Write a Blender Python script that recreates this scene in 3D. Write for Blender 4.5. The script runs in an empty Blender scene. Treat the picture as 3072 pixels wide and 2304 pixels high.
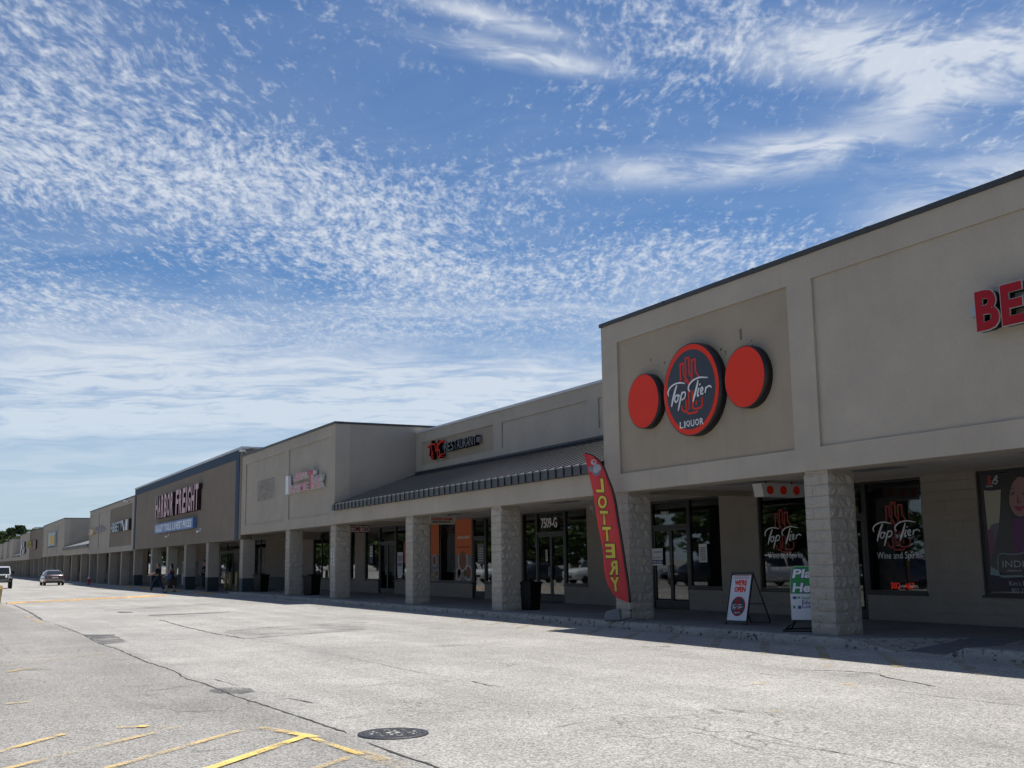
import bpy, bmesh, math, random
import numpy as np
from mathutils import Matrix, Vector
random.seed(7)
rng = np.random.default_rng(7)
scene = bpy.context.scene
C = scene.collection
R = math.radians

# ---------------------------------------------------------------- camera
FPX, YAW, PITCH, ROLL, CAMH = 3342.7, -1.09293723, 0.157771513, -0.0132974, 1.5
_f = np.array([math.sin(YAW)*math.cos(PITCH), math.cos(YAW)*math.cos(PITCH), math.sin(PITCH)])
_r0 = np.array([math.cos(YAW), -math.sin(YAW), 0.0])
_u0 = np.cross(_r0, _f)
_r = math.cos(ROLL)*_r0 + math.sin(ROLL)*_u0
_u = -math.sin(ROLL)*_r0 + math.cos(ROLL)*_u0
CAMP = np.array([0, 0, CAMH])
cam_d = bpy.data.cameras.new('camera')
cam = bpy.data.objects.new('camera', cam_d)
C.objects.link(cam)
cam_d.sensor_width = 36.0
cam_d.lens = 36.0*FPX/3072.0
cam_d.clip_start = 0.1
cam_d.clip_end = 5000
M = Matrix(((_r[0], _u[0], -_f[0], 0), (_r[1], _u[1], -_f[1], 0), (_r[2], _u[2], -_f[2], CAMH), (0, 0, 0, 1)))
cam.matrix_world = M
scene.camera = cam


def ray(x, y):
    d = _f*FPX + _r*(x-1536) - _u*(y-1152)
    return d/np.linalg.norm(d)


def onz(x, y, z=0.0):
    d = ray(x, y)
    return CAMP + d*((z-CAMH)/d[2])


def onY(x, y, Y):
    d = ray(x, y)
    return CAMP + d*(Y/d[1])


def gz(X):
    """height of the asphalt along the front of the mall"""
    if X > -50: return 0.0
    if X < -95: return -0.17
    return -0.17*(-50-X)/45.0


def gnd(x, y):
    z = 0.0
    for _ in range(4):
        p = onz(x, y, z); z = gz(p[0])
    return p


# ---------------------------------------------------------------- world, sun, exposure
SUN = np.array([-0.105, 0.278, 0.955]); SUN = SUN/np.linalg.norm(SUN)
SUN_EL = math.asin(SUN[2])
SUN_AZ = math.atan2(SUN[0], SUN[1])
world = bpy.data.worlds.new('World')
scene.world = world
world.use_nodes = True
nt = world.node_tree
nt.nodes.clear()


class NG:
    """small helper to write node graphs as expressions"""
    def __init__(s, nt): s.nt = nt

    def put(s, sock, v):
        if hasattr(v, 'is_output'): s.nt.links.new(v, sock)
        elif v is not None: sock.default_value = v

    def m(s, op, a, b=None, c=None, clamp=False):
        n = s.nt.nodes.new('ShaderNodeMath'); n.operation = op; n.use_clamp = clamp
        s.put(n.inputs[0], a); s.put(n.inputs[1], b)
        if c is not None: s.put(n.inputs[2], c)
        return n.outputs[0]

    def add(s, a, b): return s.m('ADD', a, b)
    def sub(s, a, b): return s.m('SUBTRACT', a, b)
    def mul(s, a, b): return s.m('MULTIPLY', a, b)

    def v(s, op, a, b=None):
        n = s.nt.nodes.new('ShaderNodeVectorMath'); n.operation = op
        s.put(n.inputs[0], a); s.put(n.inputs[1], b)
        return n.outputs[0]

    def xyz(s, x, y, z=0.0):
        n = s.nt.nodes.new('ShaderNodeCombineXYZ')
        for i, q in enumerate((x, y, z)): s.put(n.inputs[i], q)
        return n.outputs[0]

    def sep(s, vec):
        n = s.nt.nodes.new('ShaderNodeSeparateXYZ'); s.put(n.inputs[0], vec)
        return n.outputs

    def noise(s, vec, scale, detail=3, rough=0.5, dist=0.0, color=False):
        n = s.nt.nodes.new('ShaderNodeTexNoise'); s.put(n.inputs['Vector'], vec)
        n.inputs['Scale'].default_value = scale; n.inputs['Detail'].default_value = detail
        n.inputs['Roughness'].default_value = rough; n.inputs['Distortion'].default_value = dist
        return n.outputs['Color' if color else 'Fac']

    def voro(s, vec, scale, out='Distance', feature='F1'):
        n = s.nt.nodes.new('ShaderNodeTexVoronoi'); n.feature = feature; s.put(n.inputs['Vector'], vec)
        n.inputs['Scale'].default_value = scale
        return n.outputs[out]

    def mapr(s, v, a, b, c=0.0, d=1.0, smooth=True):
        n = s.nt.nodes.new('ShaderNodeMapRange'); n.interpolation_type = 'SMOOTHSTEP' if smooth else 'LINEAR'
        s.put(n.inputs['Value'], v)
        for k, q in zip(('From Min', 'From Max', 'To Min', 'To Max'), (a, b, c, d)): s.put(n.inputs[k], q)
        return n.outputs['Result']

    def mix(s, fac, a, b, mode='MIX'):
        n = s.nt.nodes.new('ShaderNodeMix'); n.data_type = 'RGBA'; n.blend_type = mode
        s.put(n.inputs[0], fac); s.put(n.inputs[6], a if hasattr(a, 'is_output') else (*a, 1)); s.put(n.inputs[7], b if hasattr(b, 'is_output') else (*b, 1))
        return n.outputs[2]

    def pos(s):
        return s.nt.nodes.new('ShaderNodeNewGeometry').outputs['Position']


g = NG(nt)
sky = nt.nodes.new('ShaderNodeTexSky')
sky.sky_type = 'NISHITA'; sky.sun_disc = False
sky.sun_elevation = SUN_EL; sky.sun_rotation = SUN_AZ
sky.altitude = 100; sky.air_density = 1.0; sky.dust_density = 0.6; sky.ozone_density = 2.2
D = nt.nodes.new('ShaderNodeTexCoord').outputs['Generated']
dx, dy, dz = g.sep(D)
den = g.add(g.m('MAXIMUM', dz, 0.0), 0.06)
# flat cloud deck seen in perspective: a runs away from the viewer, b sideways
sy, cy = math.sin(YAW), math.cos(YAW)
a = g.m('DIVIDE', g.add(g.mul(dx, sy), g.mul(dy, cy)), den)
b = g.m('DIVIDE', g.sub(g.mul(dx, cy), g.mul(dy, sy)), den)


deck = g.xyz(a, b, 0.0)


def ab(px, py):
    d = ray(px, py); dn = max(d[2], 0)+0.06
    return (d[0]*sy+d[1]*cy)/dn, (d[0]*cy-d[1]*sy)/dn


def blob(px, py, dpx, dpy, amp, rot=0.0, soft=False):
    """soft patch of cloud cover on the deck (size given by its angular extent)"""
    a0, b0 = ab(px, py); a1 = ab(px, py-dpy)[0]; b1 = ab(px+dpx, py)[1]
    sa, sb = abs(a0-a1), abs(b1-b0)
    mp = nt.nodes.new('ShaderNodeMapping'); mp.vector_type = 'TEXTURE'
    nt.links.new(deck, mp.inputs['Vector'])
    mp.inputs['Location'].default_value = (a0, b0, 0); mp.inputs['Rotation'].default_value = (0, 0, rot); mp.inputs['Scale'].default_value = (sa*1.9, sb*1.9, 1)
    gr = nt.nodes.new('ShaderNodeTexGradient'); gr.gradient_type = 'QUADRATIC_SPHERE' if soft else 'SPHERICAL'
    nt.links.new(mp.outputs[0], gr.inputs[0])
    return g.mul(gr.outputs['Fac'], amp*(1.75 if soft else 1.1))


wn = g.v('SUBTRACT', g.noise(deck, 2.3, 1, 0.5, color=True), (0.5, 0.5, 0.5))
n9 = g.noise(deck, 9.0, 1, 0.5)
wn2 = g.xyz(g.sub(n9, 0.5), g.sub(0.5, n9), 0.0)
q = g.v('ADD', deck, g.v('MULTIPLY', wn, (0.16, 0.12, 0)))
q = g.v('ADD', q, g.v('MULTIPLY', wn2, (0.03, 0.02, 0)))
# small rippled cloudlets
qs = g.v('MULTIPLY', q, (0.52, 1.0, 1.0))
cl = g.add(g.mul(g.noise(qs, 30, 2, 0.5), 0.58), g.mul(g.noise(qs, 85, 2, 0.6), 0.42))
cover = g.noise(deck, 1.15, 1, 0.5)
cov = g.mul(g.sub(cover, 0.5), 0.55)
for B in ((250, 650, 700, 420, .075), (1750, 960, 900, 300, .08), (200, 260, 620, 330, .085), (2180, 150, 330, 230, .14),
          (1050, 280, 420, 300, -.07), (2350, 480, 420, 170, -.10), (2500, 620, 500, 90, -.08)):
    cov = g.add(cov, blob(*B))
alto = g.mapr(g.add(cl, cov), 0.465, 0.85)
alto = g.mul(alto, g.mapr(a, 3.0, 5.0, 1.0, 0.0))
# high thin veil drawn out in streaks
w3 = g.v('ADD', deck, g.v('MULTIPLY', wn, (0.9, 0.9, 0)))
st = g.noise(g.v('MULTIPLY', w3, (1.1, 0.36, 1)), 1.5, 4, 0.62)
st2 = g.noise(g.v('MULTIPLY', g.v('ADD', deck, g.v('MULTIPLY', wn, (0.35, 0.35, 0))), (3.2, 1.6, 1)), 2.1, 4, 0.66)
veil = g.mul(g.mapr(st, 0.34, 0.80), g.mapr(a, 2.3, 4.2, 0.12, 0.88))
wis = None
for B in ((2600, 150, 330, 95, 1.2, -0.1), (2960, 190, 300, 130, 1.1, 0.1), (2130, 500, 420, 55, .9, 0.12), (2430, 440, 260, 45, .75, 0.22),
          (2980, 600, 300, 150, 1.1, 0), (2720, 330, 200, 100, .5, 0.4), (1570, 165, 300, 34, 1.1, -0.42), (1490, 60, 260, 30, .85, -0.5),
          (900, 1240, 1300, 80, .9, 0), (300, 1130, 800, 120, .65, 0), (1500, 1140, 600, 100, .5, 0)):
    w = blob(*B, soft=True); wis = w if wis is None else g.add(wis, w)
wisp = g.mul(wis, g.mapr(st2, 0.33, 0.64, 0.12, 1.0))
cirrus = g.m('MINIMUM', g.add(veil, wisp), 0.93)
horizon = g.mapr(dz, 0.0, 0.26, 0.62, 0.0)
clear = g.m('SUBTRACT', 1.0, g.mul(alto, 0.84))
clear = g.mul(clear, g.m('SUBTRACT', 1.0, g.mul(cirrus, 0.86)))
clear = g.mul(clear, g.m('SUBTRACT', 1.0, horizon))
mask = g.m('SUBTRACT', 1.0, clear, clamp=True)
skyblue = g.mix(1.0, sky.outputs['Color'], (0.62, 0.83, 1.05), 'MULTIPLY')
CLOUD = (8.0, 8.5, 9.2)
haze_c = g.mix(g.mapr(dz, 0.0, 0.22), (6.2, 7.6, 9.0), CLOUD)
skyc = g.mix(mask, skyblue, haze_c)
bg = nt.nodes.new('ShaderNodeBackground')
nt.links.new(skyc, bg.inputs['Color'])
bg.inputs['Strength'].default_value = 0.068
wo = nt.nodes.new('ShaderNodeOutputWorld')
nt.links.new(bg.outputs[0], wo.inputs['Surface'])
world.cycles.sampling_method = 'MANUAL'
world.cycles.sample_map_resolution = 512

sun_d = bpy.data.lights.new('sun', 'SUN')
sun_d.energy = 4.5; sun_d.angle = R(0.53); sun_d.color = (1.0, 0.955, 0.885)
sun_o = bpy.data.objects.new('sun', sun_d)
C.objects.link(sun_o)
sun_o.rotation_euler = Vector(SUN).to_track_quat('Z', 'Y').to_euler()
sun_o.location = (0, 60, 120)

scene.view_settings.view_transform = 'Standard'
scene.view_settings.look = 'None'
scene.view_settings.gamma = 1.0
scene.view_settings.use_curve_mapping = False
scene.view_settings.exposure = 0.45
cyc = scene.cycles
cyc.use_denoising = True
cyc.max_bounces = 8; cyc.diffuse_bounces = 4; cyc.glossy_bounces = 4; cyc.transparent_max_bounces = 16
cyc.caustics_reflective = False; cyc.caustics_refractive = False
cyc.sample_clamp_indirect = 6.0
cyc.use_adaptive_sampling = True; cyc.adaptive_threshold = 0.02

# ---------------------------------------------------------------- materials
MATS = {}


def mat(name, col=(0.5, 0.5, 0.5), rough=0.7, metal=0.0, var=None, bump=None, spec=None, fn=None, coat=0.0):
    """principled surface; var = (scale, amount) tint variation, bump = (scale, strength, distance)"""
    if name in MATS: return MATS[name]
    m = bpy.data.materials.new(name); m.use_nodes = True
    t = m.node_tree; bs = t.nodes['Principled BSDF']; G = NG(t)
    bs.inputs['Roughness'].default_value = rough; bs.inputs['Metallic'].default_value = metal
    bs.inputs['Base Color'].default_value = (*col, 1)
    if coat: bs.inputs['Coat Weight'].default_value = coat
    if spec is not None: bs.inputs['Specular IOR Level'].default_value = spec
    P = G.pos()
    if var:
        n = G.noise(P, var[0], 4, 0.6)
        f = G.mapr(n, 0.3, 0.7, 1-var[1], 1+var[1], smooth=False)
        c = G.mix(1.0, col, G.xyz(f, f, f), 'MULTIPLY')
        t.links.new(c, bs.inputs['Base Color'])
    if bump:
        bn = t.nodes.new('ShaderNodeBump'); bn.inputs['Strength'].default_value = bump[1]
        bn.inputs['Distance'].default_value = bump[2] if len(bump) > 2 else 0.01
        t.links.new(G.noise(P, bump[0], 4, 0.6), bn.inputs['Height'])
        t.links.new(bn.outputs[0], bs.inputs['Normal'])
    if fn: fn(t, G, bs, P)
    MATS[name] = m
    return m


def stucco(col, bs_=(60, 0.35, 0.006)):
    def fn(t, G, bs, P):
        big = G.noise(P, 0.35, 3, 0.6)
        x, y, z = G.sep(P)
        drip = G.noise(G.xyz(G.mul(x, 2.2), G.mul(y, 2.2), G.mul(z, 0.18)), 1.6, 4, 0.65)
        fine = G.noise(P, 38, 3, 0.6)
        f = G.mul(G.mapr(big, 0.3, 0.7, 0.92, 1.06, False), G.mapr(G.noise(P, 1.7, 4, 0.65), 0.3, 0.7, 0.955, 1.04, False))
        f = G.mul(f, G.mapr(drip, 0.52, 0.80, 1.0, 0.93))
        f = G.mul(f, G.mapr(fine, 0.3, 0.7, 0.94, 1.05, False))
        t.links.new(G.mix(1.0, col, G.xyz(f, f, G.mul(f, 0.995)), 'MULTIPLY'), bs.inputs['Base Color'])
        bn = t.nodes.new('ShaderNodeBump'); bn.inputs['Strength'].default_value = bs_[1]; bn.inputs['Distance'].default_value = bs_[2]
        t.links.new(G.noise(P, bs_[0], 4, 0.65), bn.inputs['Height']); t.links.new(bn.outputs[0], bs.inputs['Normal'])
    return fn


M_ST = mat('stucco_grey', rough=0.9, spec=0.2, fn=stucco((0.405, 0.357, 0.295)))
M_TAN = mat('stucco_tan', rough=0.9, spec=0.2, fn=stucco((0.345, 0.290, 0.222)))
M_HFB = mat('stucco_brown', rough=0.9, spec=0.2, fn=stucco((0.225, 0.186, 0.145)))
M_RET = mat('stucco_return', rough=0.9, spec=0.2, fn=stucco((0.355, 0.312, 0.258)))
M_BLUE = mat('blue_paint', (0.013, 0.040, 0.080), 0.75, var=(0.5, 0.12))
M_COP = mat('dark_coping', (0.035, 0.035, 0.037), 0.5, var=(0.4, 0.1))
M_COPL = mat('pale_coping', (0.50, 0.52, 0.54), 0.55, var=(0.4, 0.1))
M_SOF = mat('soffit_paint', (0.58, 0.54, 0.48), 0.9, var=(0.7, 0.06))
M_BLK = mat('split_block', rough=0.95, spec=0.1, fn=stucco((0.43, 0.388, 0.328), (24, 0.9, 0.03)))
M_BLKW = mat('wall_block', rough=0.95, spec=0.1, fn=stucco((0.27, 0.238, 0.20)))
M_MORT = mat('mortar', (0.40, 0.365, 0.31), 0.95, bump=(80, 0.4))
M_GRN = mat('dark_green_base', (0.022, 0.036, 0.038), 0.7, var=(1.0, 0.15))
M_FRM = mat('bronze_frame', (0.012, 0.011, 0.011), 0.4)
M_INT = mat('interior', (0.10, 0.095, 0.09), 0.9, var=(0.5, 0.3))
M_BLACK = mat('black_paint', (0.010, 0.010, 0.011), 0.45)
M_BLKPL = mat('black_plastic', (0.006, 0.006, 0.006), 0.5, spec=0.25)
M_RED = mat('sign_red', (0.72, 0.036, 0.014), 0.55, spec=0.2)
M_DRED = mat('letter_red', (0.30, 0.008, 0.016), 0.5, spec=0.2)
M_WHITE = mat('white_sign', (0.72, 0.72, 0.72), 0.45)
M_NAVY = mat('sign_navy', (0.016, 0.018, 0.028), 0.35)
M_YEL = mat('safety_yellow', (0.55, 0.36, 0.10), 0.6, var=(3, 0.15))
M_STEEL = mat('galvanised', (0.35, 0.36, 0.37), 0.4, 0.7)
M_GREY = mat('mid_grey', (0.16, 0.16, 0.165), 0.6)
M_SKIN = mat('skin', (0.42, 0.24, 0.17), 0.55)
M_TYRE = mat('tyre', (0.012, 0.012, 0.012), 0.8)
M_RIM = mat('rim', (0.35, 0.35, 0.36), 0.3, 0.9)
M_TAIL = mat('tail_light', (0.20, 0.008, 0.008), 0.15)
M_LAMP = mat('lamp_lens', (0.75, 0.77, 0.78), 0.1)
M_CGL = mat('car_glass', (0.012, 0.016, 0.02), 0.04)


def block_bump_fn(col):
    base = stucco(col)
    def fn(t, G, bs, P):
        base(t, G, bs, P)
        br = t.nodes.new('ShaderNodeTexBrick')
        x, y, z = G.sep(P)
        t.links.new(G.xyz(G.add(x, y), z, 0), br.inputs['Vector'])
        br.inputs['Scale'].default_value = 1.0; br.inputs['Brick Width'].default_value = 0.405; br.inputs['Row Height'].default_value = 0.203
        br.inputs['Mortar Size'].default_value = 0.008; br.inputs['Mortar Smooth'].default_value = 0.2
        h = G.add(G.mul(br.outputs['Fac'], -1.0), G.mul(G.noise(P, 14, 3, 0.6), 0.7))
        bn = t.nodes.new('ShaderNodeBump'); bn.inputs['Strength'].default_value = 0.8; bn.inputs['Distance'].default_value = 0.02
        t.links.new(h, bn.inputs['Height']); t.links.new(bn.outputs[0], bs.inputs['Normal'])
    return fn


M_BLKF = mat('far_block', rough=0.95, spec=0.1, fn=block_bump_fn((0.37, 0.33, 0.275)))
M_BLKWF = mat('far_wall_block', rough=0.95, spec=0.1, fn=block_bump_fn((0.25, 0.22, 0.185)))


def glass(name, tint, refl=1.0):
    if name in MATS: return MATS[name]
    m = bpy.data.materials.new(name); m.use_nodes = True; t = m.node_tree; t.nodes.clear(); G = NG(t)
    tr = t.nodes.new('ShaderNodeBsdfTransparent'); tr.inputs[0].default_value = (*tint, 1)
    gl = t.nodes.new('ShaderNodeBsdfGlossy'); gl.inputs['Roughness'].default_value = 0.015
    gl.inputs[0].default_value = (0.93, 0.95, 0.95, 1)
    ge = t.nodes.new('ShaderNodeNewGeometry'); dt = t.nodes.new('ShaderNodeVectorMath'); dt.operation = 'DOT_PRODUCT'
    t.links.new(ge.outputs['Normal'], dt.inputs[0]); t.links.new(ge.outputs['Incoming'], dt.inputs[1])
    k1 = G.m('SUBTRACT', 1.0, G.m('ABSOLUTE', dt.outputs['Value']))
    fr = G.add(0.043, G.mul(G.m('POWER', k1, 5.0), 0.95))
    bn = t.nodes.new('ShaderNodeBump'); bn.inputs['Strength'].default_value = 0.05; bn.inputs['Distance'].default_value = 0.02
    t.links.new(G.noise(G.pos(), 0.9, 1, 0.4), bn.inputs['Height']); t.links.new(bn.outputs[0], gl.inputs['Normal'])
    mx = t.nodes.new('ShaderNodeMixShader'); t.links.new(G.m('MULTIPLY', fr, refl, clamp=True), mx.inputs[0])
    t.links.new(tr.outputs[0], mx.inputs[1]); t.links.new(gl.outputs[0], mx.inputs[2])
    o = t.nodes.new('ShaderNodeOutputMaterial'); t.links.new(mx.outputs[0], o.inputs[0])
    MATS[name] = m
    return m


M_GLASS = glass('store_glass', (0.66, 0.68, 0.68), 1.5)


def worn(name, col, lo, hi, scale=9):
    """paint worn through to what lies under it"""
    if name in MATS: return MATS[name]
    m = bpy.data.materials.new(name); m.use_nodes = True; t = m.node_tree; G = NG(t)
    bs = t.nodes['Principled BSDF']; bs.inputs['Roughness'].default_value = 0.8
    P = G.pos()
    f = G.mapr(G.noise(P, 5, 3, 0.6), 0.3, 0.7, 0.8, 1.15, False)
    t.links.new(G.mix(1.0, col, G.xyz(f, f, f), 'MULTIPLY'), bs.inputs['Base Color'])
    n = G.add(G.mul(G.noise(P, scale*7, 3, 0.7), 0.5), G.mul(G.noise(P, scale*0.22, 3, 0.6), 0.5))
    al = G.mapr(n, lo, hi)
    tr = t.nodes.new('ShaderNodeBsdfTransparent')
    mx = t.nodes.new('ShaderNodeMixShader'); t.links.new(al, mx.inputs[0])
    t.links.new(tr.outputs[0], mx.inputs[1]); t.links.new(bs.outputs[0], mx.inputs[2])
    t.links.new(mx.outputs[0], t.nodes['Material Output'].inputs[0])
    MATS[name] = m
    return m


M_PY = worn('line_yellow', (0.66, 0.47, 0.18), 0.44, 0.64)
M_PYH = worn('line_yellow_hatch', (0.40, 0.31, 0.13), 0.42, 0.68)
M_PYB = worn('line_yellow_fresh', (0.72, 0.53, 0.15), 0.37, 0.57)
M_PYF = worn('line_yellow_faint', (0.60, 0.42, 0.16), 0.46, 0.66)
M_CRACK = worn('crack_dark', (0.028, 0.027, 0.026), 0.28, 0.44, 7)
M_TAR = worn('patch_dark', (0.095, 0.093, 0.093), 0.36, 0.66, 5)
M_TARF = worn('patch_faint', (0.12, 0.117, 0.113), 0.44, 0.80, 4)


def asphalt_fn(t, G, bs, P):
    P2 = G.v('MULTIPLY', P, (1, 1, 0))
    stone = G.voro(P2, 62, 'Color')
    sv = G.sep(stone)[0]
    fine = G.noise(P2, 75, 3, 0.75)
    k = G.add(G.mul(sv, 0.55), G.mul(fine, 0.75))
    k = G.mapr(k, 0.30, 0.98, 0.0, 1.0, False)
    col = G.mix(k, (0.145, 0.140, 0.133), (0.525, 0.510, 0.482))
    big = G.mapr(G.noise(P2, 0.22, 4, 0.6), 0.3, 0.7, 0.84, 1.10, False)
    mid = G.mapr(G.noise(P2, 1.3, 4, 0.65), 0.3, 0.75, 1.06, 0.86, False)
    x, y, z = G.sep(P2)
    lane = G.mapr(G.noise(G.xyz(G.mul(x, 0.06), G.mul(y, 0.9), 0), 1.0, 4, 0.6), 0.35, 0.7, 1.06, 0.86, False)
    # older bay surface on the lot side of the long joint is greyer
    p, r_ = gnd(164, 1871), gnd(1034, 2197)
    nx, ny = -(r_[1]-p[1]), (r_[0]-p[0]); L = math.hypot(nx, ny)
    sd = G.add(G.mul(x, nx/L), G.add(G.mul(y, ny/L), -(p[0]*nx+p[1]*ny)/L))
    old = G.mapr(G.add(sd, G.mul(G.noise(P2, 2.0, 3, 0.6), 0.3)), -0.05, 0.35, 0.80, 1.0)
    f = G.mul(G.mul(big, mid), G.mul(lane, old))
    web = G.voro(G.v('ADD', P2, G.v('MULTIPLY', G.noise(P2, 3, 2, 0.5, color=True), (0.35, 0.35, 0))), 1.6, 'Distance', 'DISTANCE_TO_EDGE')
    wm = G.mul(G.mapr(web, 0.0, 0.022, 0.45, 0.0), G.mapr(G.noise(P2, 0.28, 2, 0.5), 0.54, 0.64))
    f = G.mul(f, G.m('SUBTRACT', 1.0, wm))
    # oil drips and scuffs
    oil = G.mul(G.mapr(G.voro(G.v('ADD', P2, G.v('MULTIPLY', G.noise(P2, 2.5, 2, 0.5, color=True), (0.5, 0.5, 0))), 0.42), 0.05, 0.20, 0.34, 0.0), G.mapr(G.noise(P2, 0.35, 2, 0.5), 0.48, 0.60))
    f = G.mul(f, G.m('SUBTRACT', 1.0, oil))
    scuff = G.mapr(G.noise(G.xyz(G.mul(x, 0.35), G.mul(y, 3.2), 0), 1.0, 5, 0.7), 0.60, 0.74, 1.0, 0.84)
    f = G.mul(f, scuff)
    t.links.new(G.mix(1.0, col, G.xyz(f, G.mul(f, 0.992), G.mul(f, 0.98)), 'MULTIPLY'), bs.inputs['Base Color'])
    bn = t.nodes.new('ShaderNodeBump'); bn.inputs['Strength'].default_value = 0.5; bn.inputs['Distance'].default_value = 0.008
    t.links.new(G.add(k, G.mul(G.noise(P2, 1.0, 2, 0.5), 0.5)), bn.inputs['Height']); t.links.new(bn.outputs[0], bs.inputs['Normal'])


M_ASPH = mat('asphalt', rough=0.93, spec=0.2, fn=asphalt_fn)


def conc_fn(col, chip):
    def fn(t, G, bs, P):
        n = G.noise(P, 1.1, 5, 0.65); n2 = G.noise(P, 40, 3, 0.6)
        f = G.mul(G.mapr(n, 0.3, 0.7, 0.82, 1.1, False), G.mapr(n2, 0.3, 0.7, 0.9, 1.08, False))
        c = G.mix(1.0, col, G.xyz(f, f, f), 'MULTIPLY')
        if chip:
            ch = G.mapr(G.noise(P, 9.0, 5, 0.72), 0.53, 0.62)
            c = G.mix(G.mul(ch, 0.85), c, (0.035, 0.033, 0.030))
        t.links.new(c, bs.inputs['Base Color'])
        bn = t.nodes.new('ShaderNodeBump'); bn.inputs['Strength'].default_value = 0.4; bn.inputs['Distance'].default_value = 0.006
        t.links.new(n2, bn.inputs['Height']); t.links.new(bn.outputs[0], bs.inputs['Normal'])
    return fn


M_WALK = mat('walk_concrete', rough=0.85, spec=0.3, fn=conc_fn((0.20, 0.195, 0.19), False))
M_KERB = mat('kerb_concrete', rough=0.9, spec=0.2, fn=conc_fn((0.33, 0.31, 0.275), True))
M_KERBY = mat('kerb_yellow', rough=0.9, spec=0.2, fn=conc_fn((0.42, 0.27, 0.12), True))


# ---------------------------------------------------------------- mesh helpers
class MB:
    def __init__(s): s.v = []; s.f = []; s.mi = []; s.mats = []; s.sm = []

    def midx(s, m):
        if m not in s.mats: s.mats.append(m)
        return s.mats.index(m)

    def face(s, idx, m, smooth=False):
        s.f.append(idx); s.mi.append(s.midx(m)); s.sm.append(smooth)

    def box(s, x0, x1, y0, y1, z0, z1, m):
        o = len(s.v)
        s.v += [(x0, y0, z0), (x1, y0, z0), (x1, y1, z0), (x0, y1, z0), (x0, y0, z1), (x1, y0, z1), (x1, y1, z1), (x0, y1, z1)]
        for q in ((0, 3, 2, 1), (4, 5, 6, 7), (0, 1, 5, 4), (1, 2, 6, 5), (2, 3, 7, 6), (3, 0, 4, 7)): s.face([o+i for i in q], m)
        return s

    def quad(s, p, m):
        o = len(s.v); s.v += [tuple(map(float, k)) for k in p]; s.face(list(range(o, o+len(p))), m); return s

    def hexa(s, p, m):
        """eight corners, bottom four then top four"""
        o = len(s.v); s.v += [tuple(map(float, k)) for k in p]
        for q in ((0, 3, 2, 1), (4, 5, 6, 7), (0, 1, 5, 4), (1, 2, 6, 5), (2, 3, 7, 6), (3, 0, 4, 7)): s.face([o+i for i in q], m)
        return s

    def tube(s, pts, r, m, n=8, caps=True):
        pts = [Vector(p) for p in pts]; rr = r if isinstance(r, (list, tuple)) else [r]*len(pts)
        o = len(s.v); up = Vector((0, 0, 1))
        for i, p in enumerate(pts):
            t = (pts[min(i+1, len(pts)-1)]-pts[max(i-1, 0)]).normalized()
            a_ = t.cross(up if abs(t.z) < 0.95 else Vector((1, 0, 0))).normalized(); b_ = t.cross(a_)
            for k in range(n):
                an = 2*math.pi*k/n
                s.v.append(tuple(p + (a_*math.cos(an)+b_*math.sin(an))*rr[i]))
        for i in range(len(pts)-1):
            for k in range(n):
                k2 = (k+1) % n
                s.face([o+i*n+k, o+i*n+k2, o+(i+1)*n+k2, o+(i+1)*n+k], m, True)
        if caps:
            s.face([o+k for k in range(n)][::-1], m); e = o+(len(pts)-1)*n; s.face([e+k for k in range(n)], m)
        return s

    def lathe(s, prof, m, n=24, c=(0, 0, 0), axis='Z', smooth=True):
        o = len(s.v)
        for r, h in prof:
            for k in range(n):
                an = 2*math.pi*k/n; x, y = r*math.cos(an), r*math.sin(an)
                p = (x, y, h) if axis == 'Z' else ((x, h, y) if axis == 'Y' else (h, x, y))
                s.v.append((p[0]+c[0], p[1]+c[1], p[2]+c[2]))
        fl = axis == 'Y'
        for i in range(len(prof)-1):
            for k in range(n):
                k2 = (k+1) % n; q = [o+i*n+k, o+i*n+k2, o+(i+1)*n+k2, o+(i+1)*n+k]
                s.face(q[::-1] if fl else q, m, smooth)
        b0 = [o+k for k in range(n)]; e0 = [o+(len(prof)-1)*n+k for k in range(n)]
        s.face(b0 if fl else b0[::-1], m); s.face(e0[::-1] if fl else e0, m)
        return s

    def prism(s, pts, y0, y1, m, mside=None):
        """outline in x,z extruded along y; y0 is the front"""
        o = len(s.v); n = len(pts)
        s.v += [(p[0], y0, p[1]) for p in pts] + [(p[0], y1, p[1]) for p in pts]
        s.face([o+k for k in range(n)], m); s.face([o+n+k for k in range(n)][::-1], mside or m)
        for k in range(n):
            k2 = (k+1) % n; s.face([o+k2, o+k, o+n+k, o+n+k2], mside or m)
        return s

    def mesh(s, name):
        me = bpy.data.meshes.new(name); me.from_pydata([tuple(map(float, q)) for q in s.v], [], s.f)
        for m in s.mats: me.materials.append(m)
        me.polygons.foreach_set('material_index', s.mi); me.polygons.foreach_set('use_smooth', s.sm)
        me.update()
        return me

    def build(s, name, parent=None, fix=False):
        me = s.mesh(name)
        if fix:
            bm = bmesh.new(); bm.from_mesh(me); bmesh.ops.recalc_face_normals(bm, faces=bm.faces); bm.to_mesh(me); bm.free()
        return obj(name, me, parent)


def obj(name, me, parent=None, loc=None, rz=0.0, scale=None):
    """links one object; a child keeps its world place (parents are never scaled)"""
    o = bpy.data.objects.new(name, me); C.objects.link(o)
    if loc is not None: o.location = loc
    o.rotation_euler = (0, 0, rz)
    if scale is not None: o.scale = scale
    if parent is not None: o.parent = parent
    return o


def tag(o, label, cat, group=None):
    o['label'] = label; o['category'] = cat
    if group: o['group'] = group
    return o


def thing(name, label, cat, loc=(0, 0, 0), rz=0.0, group=None):
    o = bpy.data.objects.new(name, None); C.objects.link(o)
    o.empty_display_size = 0.3; o.location = loc; o.rotation_euler = (0, 0, rz)
    return tag(o, label, cat, group)


def struct(o):
    o['kind'] = 'structure'; return o


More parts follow.
